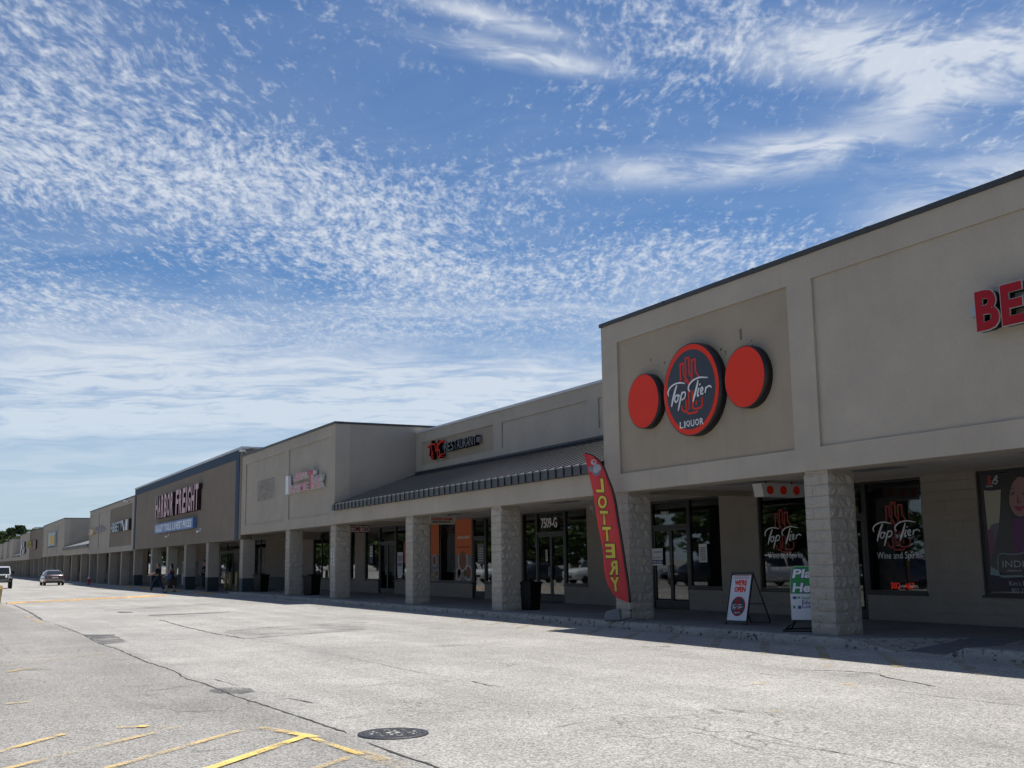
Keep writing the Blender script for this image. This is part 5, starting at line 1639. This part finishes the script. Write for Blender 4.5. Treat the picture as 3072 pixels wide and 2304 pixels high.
def ringm(r0, r1, cx_=0, cy_=0, n=32, a0=0, a1=2*math.pi, z=.018, sq=1.0, rot=0.0):
    mb = MB(); cl = abs(a1-a0-2*math.pi) < 1e-6
    for k in range(n+(0 if cl else 1)):
        an = a0+(a1-a0)*k/n
        for r_ in (r0, r1):
            x_, y_ = r_*math.cos(an)*sq, r_*math.sin(an)
            x2, y2 = cx_+x_*math.cos(rot)-y_*math.sin(rot), cy_+x_*math.sin(rot)+y_*math.cos(rot)
            mb.v.append((x2, y2, z)); mb.v.append((x2, y2, .004))
    N = n if cl else n
    for k in range(N):
        A = 4*k; B = 4*((k+1) % n if cl else k+1)
        mb.face([A, B, B+2, A+2], M_IRON); mb.face([A, A+1, B+1, B], M_IRON); mb.face([A+2, B+2, B+3, A+3], M_IRON)
    return mb


for r0, r1 in ((mr-.085, mr-.042), (mr*.52, mr*.60), (mr*.22, mr*.29), (0.004, mr*.08)): ringm(r0, r1).build('rib_ring', t, fix=True)
for k in range(8):
    an = k*math.pi/4
    ringm(.030, .048, mr*.76*math.cos(an), mr*.76*math.sin(an), 14, sq=1.25, rot=an+math.pi/2, z=.0185).build('petal', t, fix=True)
    ringm(.018, .034, mr*.42*math.cos(an+.39), mr*.42*math.sin(an+.39), 12, sq=1.3, rot=an+.39, z=.0185).build('petal', t, fix=True)
for k in range(4):
    an = k*math.pi/2+.2; q_ = MB().box(mr*.30, mr-.05, -.016, .016, .004, .0192, M_IRON).build('spoke', t); q_.rotation_euler = (0, 0, an)

# ---------------------------------------------------------------- vehicles
def loft(mb, rings, m, closed=True, caps=True):
    o = len(mb.v); n = len(rings[0])
    for r_ in rings: mb.v += [tuple(p) for p in r_]
    for i in range(len(rings)-1):
        for k in range(n if closed else n-1):
            k2 = (k+1) % n; mb.face([o+i*n+k, o+i*n+k2, o+(i+1)*n+k2, o+(i+1)*n+k], m, True)
    if caps: mb.face([o+k for k in range(n)][::-1], m); e = o+(len(rings)-1)*n; mb.face([e+k for k in range(n)], m)
    return mb


def wheel(parent, x, y, r, wd=.21):
    s_ = 1 if y > 0 else -1
    w_ = MB().lathe([(r*.62, -wd/2), (r*.93, -wd/2), (r, -wd/2+.04), (r, wd/2-.04), (r*.93, wd/2), (r*.62, wd/2)], M_TYRE, 24, (0, 0, 0), 'Y').build('wheel', parent, fix=True)
    w_.location = (x, y-s_*wd/2, r)
    MB().lathe([(r*.61, s_*wd*.42), (r*.56, s_*wd*.36), (r*.2, s_*wd*.40), (r*.05, s_*wd*.45)], M_RIM, 20, (0, 0, 0), 'Y').build('rim', w_, fix=True)
    for k in range(5):
        an = k*2*math.pi/5; q_ = MB().box(r*.18, r*.55, s_*wd*.36-.01, s_*wd*.36+.012, -.03, .03, M_BLACK).build('spoke_gap', w_); q_.rotation_euler = (0, -an, 0)


def make_car(label, paint, kind, group=None):
    """front towards +x, origin on the ground"""
    t = thing('car', label, 'car', group=group)
    suv = kind == 'suv'
    if suv: st = [(-2.30, .50, .90, .78), (-2.24, .32, 1.02, .90), (-1.9, .25, 1.08, .93), (-1.2, .24, 1.08, .94), (0, .24, 1.07, .94), (1.0, .24, 1.06, .94), (1.5, .25, 1.04, .93), (2.0, .28, .98, .90), (2.25, .36, .86, .82), (2.32, .46, .76, .70)]
    else: st = [(-2.42, .52, .84, .74), (-2.36, .34, .96, .85), (-2.0, .25, 1.00, .90), (-1.3, .22, .97, .92), (0, .21, .93, .92), (1.0, .21, .92, .92), (1.6, .22, .88, .91), (2.1, .25, .80, .87), (2.36, .34, .70, .78), (2.43, .42, .62, .66)]
    rings = []
    for x, zb, zt_, hw in st:
        zm = zb+(zt_-zb)*.45
        rings.append([(x, -hw*.80, zb), (x, -hw*.97, zb+.10), (x, -hw, zm), (x, -hw*.965, zt_-.10), (x, -hw*.86, zt_-.015), (x, -hw*.4, zt_+.012), (x, hw*.4, zt_+.012), (x, hw*.86, zt_-.015), (x, hw*.965, zt_-.10), (x, hw, zm), (x, hw*.97, zb+.10), (x, hw*.80, zb)])
    mb = MB(); loft(mb, rings, paint); bo = mb.build('body', t, fix=True)
    mb = MB()
    if suv: gh = [(-2.12, 1.06, .84, 0), (-1.92, 1.56, .70, 1), (-1.55, 1.68, .66, 1), (-.2, 1.71, .66, 1), (.25, 1.64, .65, 1), (.98, 1.05, .80, 0)]
    else: gh = [(-1.78, .97, .80, 0), (-1.15, 1.34, .64, 1), (-.75, 1.435, .60, 1), (.1, 1.45, .60, 1), (.45, 1.38, .61, 1), (1.18, .93, .78, 0)]
    zb = 1.0 if suv else .88
    rg = []
    for x, z, hw, _ in gh: rg.append([(x, -.83 if _ == 0 else -.84, zb), (x, -hw-.02, z-.10 if _ else z-.02), (x, -hw*.86, z-.02), (x, 0, z), (x, hw*.86, z-.02), (x, hw+.02, z-.10 if _ else z-.02), (x, .83 if _ == 0 else .84, zb)])
    loft(mb, rg, paint, closed=False, caps=False); mb.build('cabin', t, fix=True)
    # glass set just proud of the cabin
    def gl(name, pts): mb = MB(); mb.quad(pts, M_CGL); o_ = mb.build(name, t, fix=False); s_ = o_.modifiers.new('t', 'SOLIDIFY'); s_.thickness = .012; s_.offset = 0
    a0, a1 = gh[0], gh[1]; nx = .02
    lerp = lambda p, q_, f: p+(q_-p)*f
    gl('rear_window', [(lerp(a0[0], a1[0], .12)-nx, -.70, lerp(a0[1], a1[1], .12)+.012), (lerp(a0[0], a1[0], .12)-nx, .70, lerp(a0[1], a1[1], .12)+.012), (lerp(a0[0], a1[0], .94)-nx, a1[2]*.86, lerp(a0[1], a1[1], .90)+.012), (lerp(a0[0], a1[0], .94)-nx, -a1[2]*.86, lerp(a0[1], a1[1], .90)+.012)][::-1])
    a0, a1 = gh[-1], gh[-2]
    gl('windshield', [(lerp(a0[0], a1[0], .10)+nx, -.70, lerp(a0[1], a1[1], .10)+.012), (lerp(a0[0], a1[0], .10)+nx, .70, lerp(a0[1], a1[1], .10)+.012), (lerp(a0[0], a1[0], .95)+nx, a1[2]*.88, lerp(a0[1], a1[1], .93)+.012), (lerp(a0[0], a1[0], .95)+nx, -a1[2]*.88, lerp(a0[1], a1[1], .93)+.012)])
    x0_, x1_, zt_ = (-1.75, .55, 1.54) if suv else (-1.05, .55, 1.30)
    for s_ in (-1, 1):
        for xa, xb in ((x0_, (x0_+x1_)/2-.04), ((x0_+x1_)/2+.04, x1_)):
            gl('side_window', [(xa, s_*.845, zb+.06), (xb+(.28 if xb == x1_ else 0), s_*.845, zb+.06), (xb, s_*.70, zt_), (xa+.1, s_*.70, zt_)])
        wf, wr = (1.42, -1.38) if suv else (1.45, -1.42)
        for wx in (wf, wr): wheel(t, wx, s_*(.92 if suv else .90), .36 if suv else .335)
        MB().box(.62, .78, s_*.86+(0 if s_ > 0 else -.20), s_*.86+(.20 if s_ > 0 else 0), zb+.06, zb+.20, paint).build('mirror', t)
        hx = 2.22 if suv else 2.28; hz = .80 if suv else .66
        MB().hexa([(hx-.30, s_*.55, hz-.06), (hx+.075, s_*.50, hz-.06), (hx-.02, s_*.80, hz-.05), (hx-.30, s_*.86, hz-.05), (hx-.30, s_*.55, hz+.08), (hx+.02, s_*.50, hz+.06), (hx-.06, s_*.78, hz+.07), (hx-.30, s_*.84, hz+.08)], M_LAMP).build('headlight', t, fix=True)
        tx = -2.33 if suv else -2.40
        MB().hexa([(tx-.03, s_*.24, .76), (tx+.25, s_*.24, .76), (tx+.30, s_*.90, .76), (tx+.03, s_*.82, .76), (tx-.03, s_*.24, .90), (tx+.25, s_*.24, .90), (tx+.30, s_*.89, .93), (tx+.03, s_*.82, .93)], M_TAIL).build('tail_light', t, fix=True)
    tx = -2.45 if not suv else -2.34
    MB().box(tx, tx+.05, -.27, .27, .66, .78, M_PAP).build('number_plate', t)
    MB().box(tx+.0, tx+.10, -.78, .78, .52, .565, M_RIM).build('bumper_trim', t); MB().box(tx+.06, tx+.2, -.70, .70, .27, .40, M_BLACK).build('bumper_lower', t)
    fx_ = 2.40 if not suv else 2.29
    MB().box(fx_-.06, fx_+.03, -.45, .45, .42, .60, M_BLACK).build('grille', t)
    return t


P_SILV = mat('paint_silver', (.19, .155, .162), .25, .6, coat=.6); P_WHITE = mat('paint_white', (.72, .73, .74), .3, 0, coat=.6); P_DARK = mat('paint_dark', (.025, .028, .035), .25, .3, coat=.6)
sx = (gnd(128, 1757)+gnd(188, 1756))/2
sed = make_car('silver sedan with red tail lights driving away past the shops', P_SILV, 'sedan')
sed.location = (sx[0]-2.0, sx[1]+.1, gz(-110)); sed.rotation_euler = (0, 0, R(181))

# white off-road car, front towards the camera
jp = gnd(36, 1766)
jeep = thing('off_road_car', 'white boxy off road car with black grille facing along the lane', 'car', (jp[0]-2.0, jp[1]-.85, gz(jp[0])), R(-2))
M_JB = P_WHITE
MB().hexa([(-2.0, -.78, .55), (.75, -.78, .55), (.75, .78, .55), (-2.0, .78, .55), (-2.0, -.80, 1.15), (.75, -.78, 1.15), (.75, .78, 1.15), (-2.0, .80, 1.15)], M_JB).build('body', jeep)
MB().hexa([(.75, -.74, .75), (1.85, -.66, .75), (1.85, .66, .75), (.75, .74, .75), (.75, -.74, 1.17), (1.85, -.62, 1.10), (1.85, .62, 1.10), (.75, .74, 1.17)], M_JB).build('hood', jeep)
mb = MB()
for s_ in (-1, 1): mb.hexa([(.72, s_*.76-.04, 1.15), (.80, s_*.76-.04, 1.15), (.80, s_*.76+.04, 1.15), (.72, s_*.76+.04, 1.15), (.47, s_*.68-.04, 1.72), (.53, s_*.68-.04, 1.72), (.53, s_*.68+.04, 1.72), (.47, s_*.68+.04, 1.72)], M_JB)
mb.hexa([(.42, -.72, 1.70), (.56, -.72, 1.70), (.56, .72, 1.70), (.42, .72, 1.70), (.40, -.70, 1.80), (.52, -.70, 1.80), (.52, .70, 1.80), (.40, .70, 1.80)], M_JB)
mb.build('windshield_frame', jeep)
MB().quad([(.775, -.72, 1.17), (.775, .72, 1.17), (.525, .66, 1.70), (.525, -.66, 1.70)], M_CGL).build('windshield', jeep).modifiers.new('t', 'SOLIDIFY').thickness = .01
MB().hexa([(-1.95, -.76, 1.151), (.42, -.74, 1.151), (.42, .74, 1.151), (-1.95, .76, 1.151), (-1.9, -.66, 1.82), (.40, -.66, 1.80), (.40, .66, 1.80), (-1.9, .66, 1.82)], M_JB).build('hard_top', jeep)
for s_ in (-1, 1):
    MB().hexa([(-1.6, s_*.78, 1.25), (.30, s_*.76, 1.25), (.28, s_*.775, 1.25), (-1.6, s_*.79, 1.25), (-1.55, s_*.69, 1.70), (.30, s_*.68, 1.70), (.30, s_*.70, 1.70), (-1.55, s_*.71, 1.70)], M_CGL).build('side_window', jeep, fix=True)
    wheel(jeep, 1.32, s_*.93, .42, .26); wheel(jeep, -1.30, s_*.93, .42, .26)
    for wx in (1.32, -1.30): MB().hexa([(wx-.56, s_*.70, .72), (wx+.56, s_*.70, .72), (wx+.56, s_*.96, .72), (wx-.56, s_*.96, .72), (wx-.42, s_*.70, .95), (wx+.42, s_*.70, .95), (wx+.42, s_*.94, .92), (wx-.42, s_*.94, .92)], M_BLKPL).build('fender', jeep, fix=True)
    MB().lathe([(.105, 1.862), (.10, 1.90), (.03, 1.915)], M_LAMP, 18, (0, s_*.44, .93), 'X').build('headlight', jeep, fix=True)
    MB().box(1.74, 1.885, s_*.76-.09, s_*.76+.09, .84, .93, M_LAMP).build('turn_lamp', jeep)
    MB().box(.70, .80, s_*.95-.10, s_*.95+.10, 1.20, 1.42, M_BLKPL).build('mirror', jeep)
MB().box(1.851, 1.872, -.60, .60, .76, 1.06, M_BLACK).build('grille_panel', jeep)
for k in range(7): MB().box(1.873, 1.882, -.29+k*.083, -.25+k*.083, .80, 1.02, M_GREY).build('grille_bar', jeep)
MB().box(1.86, 2.08, -.85, .85, .50, .68, M_BLKPL).build('bumper', jeep); MB().box(2.081, 2.09, -.80, .80, .60, .64, M_STEEL).build('bumper_strip', jeep)

# cars parked out in the lot (they show in the shop glass)
wh = make_car('white sport utility car parked in the lot facing the shops', P_WHITE, 'suv', 'cars parked in the lot'); 
spots = [(-47.5, -3.4, 0), (-53.2, -3.2, 1), (-61.8, -3.5, 0), (-64.8, -3.3, 0), (-73.5, -3.4, 1), (-79.0, -3.5, 0), (-88.0, -3.4, 0), (-39.0, -3.3, 1), (-97, -3.5, 0), (-70.5, -9.8, 0), (-56.0, -9.6, 0), (-44.5, -9.9, 1)]
dk = make_car('dark sedan parked in the lot facing the shops', P_DARK, 'sedan', 'cars parked in the lot')
used = [False, False]
for X, Y, k in spots:
    src = (wh, dk)[k]; o = src if not used[k] else copy_tree(src); used[k] = True
    o.location = (X, Y, gz(X)); o.rotation_euler = (0, 0, R(90+random.uniform(-2, 2)))

# ---------------------------------------------------------------- people
def skin_mesh(name, pts, edges, rad, m, sub=1, root=0):
    me = bpy.data.meshes.new(name); me.from_pydata(pts, edges, []); o = bpy.data.objects.new(name, me); C.objects.link(o)
    md = o.modifiers.new('s', 'SKIN'); md.use_smooth_shade = True
    sv = me.skin_vertices[0].data if me.skin_vertices else None
    if sv is None:
        bm = bmesh.new(); bm.from_mesh(me); bm.verts.layers.skin.verify(); bm.to_mesh(me); bm.free(); sv = me.skin_vertices[0].data
    for i, r_ in enumerate(rad):
        sv[i].radius = (r_, r_) if not isinstance(r_, tuple) else r_; sv[i].use_root = (i == root)
    sb = o.modifiers.new('u', 'SUBSURF'); sb.levels = sub; sb.render_levels = sub
    bpy.context.view_layer.update(); dg = bpy.context.evaluated_depsgraph_get()
    out = bpy.data.meshes.new_from_object(o.evaluated_get(dg)); bpy.data.objects.remove(o); out.materials.clear(); out.materials.append(m); out.name = name
    return out


def person(label, X, Y, z, facing, H, top, legs, hair, stride=.32, long_hair=False, skirt=None, arm=(.35, -.35), bag=None, cap=None, bare_arm=False, skin=M_SKIN, shoe=M_BLACK):
    """facing is the heading; local +x is forward"""
    t = thing('person', label, 'person', (X, Y, z), facing)
    k = H/1.75
    S = lambda p: (p[0]*k, p[1]*k, p[2]*k)
    hipz = .93
    pts = [(0, 0, .96), (0, 0, 1.10), (.01, 0, 1.28), (.0, 0, 1.43), (.015, 0, 1.52), (.03, 0, 1.60), (.035, 0, 1.70)]
    rad = [(.15, .12), (.15, .115), (.165, .12), (.12, .09), .055, (.075, .085), (.065, .075)]
    ed = [(i, i+1) for i in range(6)]
    legp = {}
    for s_, st in ((1, stride), (-1, -stride)):
        n = len(pts); kx = st*.55+.06; kz = .50
        pts += [(0, s_*.09, .90), (kx, s_*.10, kz), (st, s_*.10, .09+(.05 if st < 0 else 0)), (st+.16, s_*.12, .035+(.0 if st > 0 else .02))]
        rad += [.095, .062, .042, .035]; ed += [(0, n), (n, n+1), (n+1, n+2), (n+2, n+3)]; legp[s_] = pts[n:n+4]
        m_ = len(pts); a_ = arm[0] if s_ > 0 else arm[1]
        pts += [(0, s_*.19, 1.40), (-.02+a_*.4, s_*.235, 1.14), (a_*1.0+.05, s_*.24, .95+abs(a_)*.35), (a_*1.15+.08, s_*.235, .88+abs(a_)*.42)]
        rad += [.058, .043, .034, .032]; ed += [(3, m_), (m_, m_+1), (m_+1, m_+2), (m_+2, m_+3)]
        h_ = np.array(pts[m_+3]); dr = np.array(pts[m_+3])-np.array(pts[m_+2]); dr = dr/np.linalg.norm(dr)
        for q_ in range(4):
            b0 = len(pts); off = np.array([(q_-1.5)*.018, 0, 0]); L_ = (.075, .085, .08, .065)[q_]
            pts += [tuple(h_+off+dr*L_*.55), tuple(h_+off+dr*L_+np.array([0, -s_*.012, 0]))]; rad += [.0095, .008]; ed += [(m_+3, b0), (b0, b0+1)]
        b0 = len(pts); pts += [tuple(h_+np.array([.035, -s_*.01, .01])), tuple(h_+dr*.04+np.array([.045, -s_*.012, 0]))]; rad += [.011, .009]; ed += [(m_+2, b0), (b0, b0+1)]
    b0 = len(pts); pts += [(.115, 0, 1.625)]; rad += [.014]; ed += [(5, b0)]         # nose
    obj('body', skin_mesh('body', [S(p) for p in pts], ed, [tuple(q_*k for q_ in r_) if isinstance(r_, tuple) else r_*k for r_ in rad], skin), t)
    for s_ in (-1, 1):
        obj('ear', MB().lathe([(.012, 0), (.03, .01), (.02, .025)], skin, 8, (0, 0, 0), 'Y').mesh('ear'), t, loc=S((.03, s_*.082-.01, 1.62)))
        obj('eye', MB().lathe([(.012, 0), (.008, .008)], M_BLACK, 8, (0, 0, 0), 'X').mesh('eye'), t, loc=S((.108, s_*.032, 1.655)))
    # clothes follow the same joints, a little wider
    tp = [(0, 0, .93), (0, 0, 1.10), (.01, 0, 1.28), (0, 0, 1.44)]; tr = [(.175, .145), (.172, .14), (.185, .145), (.135, .11)]; te = [(0, 1), (1, 2), (2, 3)]
    if not bare_arm:
        for s_ in (1, -1):
            n = len(tp); a_ = arm[0] if s_ > 0 else arm[1]
            tp += [(0, s_*.19, 1.40), (-.02+a_*.34, s_*.232, 1.17)]; tr += [.075, .068]; te += [(3, n), (n, n+1)]
    obj('shirt', skin_mesh('shirt', [S(p) for p in tp], te, [tuple(q_*k for q_ in r_) if isinstance(r_, tuple) else r_*k for r_ in tr], top), t)
    if skirt:
        mb = MB(); N = 20
        for zz, r_, jit in ((1.0, .155, 0), (.86, .21, .0), (.66, .27, .02), (.45, .33, .04)):
            for q_ in range(N):
                an = 2*math.pi*q_/N; r2 = r_+jit*math.sin(an*5); mb.v.append(S((r2*math.cos(an)*1.1, r2*math.sin(an)*.8, zz)))
        for i in range(3):
            for q_ in range(N): A, B = i*N+q_, i*N+(q_+1) % N; mb.face([A, B, B+N, A+N], skirt, True)
        mb.build('skirt', t, fix=True)
    else:
        lp = [(0, 0, .95)]; lr = [(.165, .135)]; le = []
        for s_ in (1, -1):
            n = len(lp); a0, b0, c0, _ = legp[s_]; lp += [a0, b0, (c0[0], c0[1], c0[2]+.01)]; lr += [.112, .082, .066]; le += [(0, n), (n, n+1), (n+1, n+2)]
        obj('trousers', skin_mesh('trousers', [S(p) for p in lp], le, [tuple(q_*k for q_ in r_) if isinstance(r_, tuple) else r_*k for r_ in lr], legs), t)
    for s_ in (1, -1):
        c0, d0 = np.array(legp[s_][2]), np.array(legp[s_][3]); zf = c0[2]-.09
        obj('shoe', skin_mesh('shoe', [S((c0[0]-.05, c0[1], .04+zf)), S((c0[0]+.06, c0[1], .045+zf)), S((c0[0]+.20, c0[1], .035+zf*.5))], [(0, 1), (1, 2)], [.05*k, .052*k, .042*k], shoe), t)
    mb = MB(); hp = [(.078, 1.56), (.094, 1.63), (.094, 1.69), (.075, 1.745), (.03, 1.765)]
    o_ = mb.lathe([(r_, z_) for r_, z_ in hp], hair, 14, (-.005, 0, 0)).build('hair', t, fix=True); o_.scale = (k, k, k)
    # bring the hairline back off the face
    for v in o_.data.vertices:
        if v.co.x > .03 and v.co.z < 1.71: v.co.x = .03+(v.co.x-.03)*.25
    if long_hair: MB().hexa([S(p) for p in ((-.11, -.09, 1.30), (.0, -.10, 1.30), (.0, .10, 1.30), (-.11, .09, 1.30), (-.10, -.08, 1.68), (.03, -.09, 1.70), (.03, .09, 1.70), (-.10, .08, 1.68))], hair).build('hair_length', t, fix=True).modifiers.new('b', 'BEVEL').width = .04
    if cap: MB().lathe([(.10*k, 1.69*k), (.10*k, 1.74*k), (.06*k, 1.79*k)], cap, 14).build('cap', t, fix=True)
    if bag:
        MB().hexa([S(p) for p in ((-.12, .20, .80), (.14, .20, .80), (.14, .36, .80), (-.12, .36, .80), (-.14, .22, 1.12), (.16, .22, 1.12), (.16, .33, 1.12), (-.14, .33, 1.12))], bag).build('bag', t, fix=True).modifiers.new('b', 'BEVEL').width = .03
        MB().tube([S(p) for p in ((-.1, .27, 1.11), (-.02, .23, 1.42), (.1, .27, 1.11))], .012, bag, 6).build('bag_strap', t)
    return t


ang = math.atan2(-_r0[1], -_r0[0])
pm = gnd(472, 1777); pw = gnd(503, 1778)
person('man in dark navy shirt and jeans walking out of the tool store', pm[0], pm[1], gz(pm[0]), ang, 1.78, mat('navy_shirt', (.012, .013, .020), .9), mat('dark_jeans', (.014, .020, .042), .9), mat('grey_hair', (.12, .10, .09), .8), .36, arm=(.32, -.10), shoe=mat('pale_shoe', (.25, .25, .26), .7))
person('woman with long dark hair and blue bag walking behind the man', pw[0]-.1, pw[1]+.2, gz(pw[0]), ang, 1.70, mat('maroon_top', (.05, .012, .018), .9), None, mat('dark_hair', (.012, .009, .008), .6), .25, True, mat('print_skirt', (.035, .022, .018), .9, var=(18, .8)), (.25, -.25), mat('blue_bag', (.015, .05, .13), .7), bare_arm=True, skin=mat('skin_b', (.40, .25, .19), .55))
pd = onY(612, 1768, 15.2)
person('person in dark clothes and cap standing under the tool store soffit', pd[0], 15.2, .02, ang+.5, 1.80, mat('black_top', (.010, .010, .011), .9), mat('olive_trousers', (.022, .026, .026), .9), mat('dark_hair', (.012, .009, .008), .6), .06, arm=(.30, .05), cap=M_BLACK)

# ---------------------------------------------------------------- trees
M_BARK = mat('bark', (.06, .045, .035), .95, bump=(12, .6, .03))


def leaf_mat(name, col):
    def fn(t_, G, bs, P):
        n = G.noise(P, .9, 3, .6); n2 = G.noise(P, 7, 2, .5)
        f = G.mul(G.mapr(n, .3, .7, .65, 1.35, False), G.mapr(n2, .3, .7, .75, 1.25, False))
        t_.links.new(G.mix(1.0, col, G.xyz(f, f, G.mul(f, .9)), 'MULTIPLY'), bs.inputs['Base Color'])
    return mat(name, rough=.75, spec=.2, fn=fn)


def crown_mesh(name, H, W, seed, m, n_cl, per, leaf, pine=False):
    r = np.random.default_rng(seed); V = []; F = []
    br = []
    for i in range(n_cl):
        u = r.random(); z = H*(.30+.68*u**.85)
        prof = math.sin(math.pi*min(1, (.12+.88*(z/H-.28)/.74)))**.7 if not pine else (1.05-(z/H-.3)/.75)**.8
        rad = W*prof*math.sqrt(r.random())*r.uniform(.75, 1.12); an = r.random()*2*math.pi
        c = np.array([rad*math.cos(an), rad*math.sin(an), z]); br.append(c); s_ = r.uniform(.5, 1.1)*W*.24
        for k in range(per):
            d = r.normal(size=3); d /= np.linalg.norm(d); p = c+d*s_*r.random()**.4*np.array([1, 1, .65])
            a_ = r.normal(size=3); a_ /= np.linalg.norm(a_); b_ = np.cross(a_, r.normal(size=3)); b_ /= np.linalg.norm(b_)
            L_ = leaf*r.uniform(.6, 1.3); o = len(V)
            V += [p-a_*L_-b_*L_*.45, p+a_*L_*.2-b_*L_*.6, p+a_*L_+b_*L_*.1, p-a_*L_*.1+b_*L_*.6]; F.append((o, o+1, o+2, o+3))
    me = bpy.data.meshes.new(name); me.from_pydata([tuple(v) for v in V], [], F); me.materials.append(m); me.update()
    mb = MB(); mb.tube([(0, 0, -.3), (.1, 0, H*.3), (-.05, .1, H*.6), (0, 0, H*.93)], [.28, .22, .14, .04], M_BARK, 8)
    for c in br[::max(1, len(br)//14)]:
        z0_ = max(H*.25, c[2]-W*.5); mb.tube([(0, 0, z0_), tuple(c*.55+np.array([0, 0, z0_*.45])), tuple(c)], [.09, .06, .02], M_BARK, 5)
    return me, mb.mesh(name+'_trunk')


PINE = [crown_mesh('crown', 14, 3.6, 3+i, leaf_mat('pine_green', (.060, .082, .036)), 95, 42, .30, True) for i in range(2)]
BROAD = [crown_mesh('crown', 12, 4.8, 11+i, leaf_mat('leaf_green', (.068, .10, .034)), 110, 42, .32) for i in range(2)]


def tree(label, X, Y, z, h, kind, group, wide=1.0):
    src = (PINE if kind == 'pine' else BROAD)[random.randrange(2)]; s_ = h/(14 if kind == 'pine' else 12)
    t = thing('pine_tree' if kind == 'pine' else 'broadleaf_tree', label, 'tree', (X, Y, z), random.uniform(0, 6), group)
    for nm, me in (('crown', src[0]), ('trunk', src[1])): obj(nm, me, t, scale=(s_*wide, s_*wide, s_))
    return t


for px, py, X, kind in ((-14, 1588, -330, 'pine'), (6, 1592, -345, 'broad'), (22, 1602, -332, 'pine'), (34, 1580, -338, 'pine'), (47, 1584, -350, 'broad'), (58, 1571, -335, 'pine'), (70, 1577, -345, 'pine'), (80, 1592, -340, 'broad'),
                        (100, 1588, -330, 'broad'), (118, 1578, -322, 'pine'), (126, 1583, -328, 'broad'), (-30, 1610, -320, 'broad'), (12, 1620, -318, 'broad'), (40, 1612, -316, 'broad'), (62, 1608, -322, 'broad')):
    p = onX(px, py, X)
    tree('dark green pine standing beyond the far end of the shops' if kind == 'pine' else 'rounded green tree standing beyond the far end of the shops', X, p[1], -.2, p[2]*.97+.2, kind, 'trees beyond the far shops', 1.25)
for i in range(38):
    tree('leafy tree on the far side of the parking lot', -12-(i*11 if i < 22 else 242+(i-22)*19)+random.uniform(-3, 3), -58+random.uniform(-8, 6), -2.6, random.uniform(11, 16), 'broad', 'trees across the parking lot', 1.35)
for i in range(14):
    tree('rounded green tree standing beyond the far end of the shops', -345-random.uniform(0, 30), -2-i*10+random.uniform(-3, 3), -.3, random.uniform(9, 13), 'broad', 'trees beyond the far shops', 1.3)
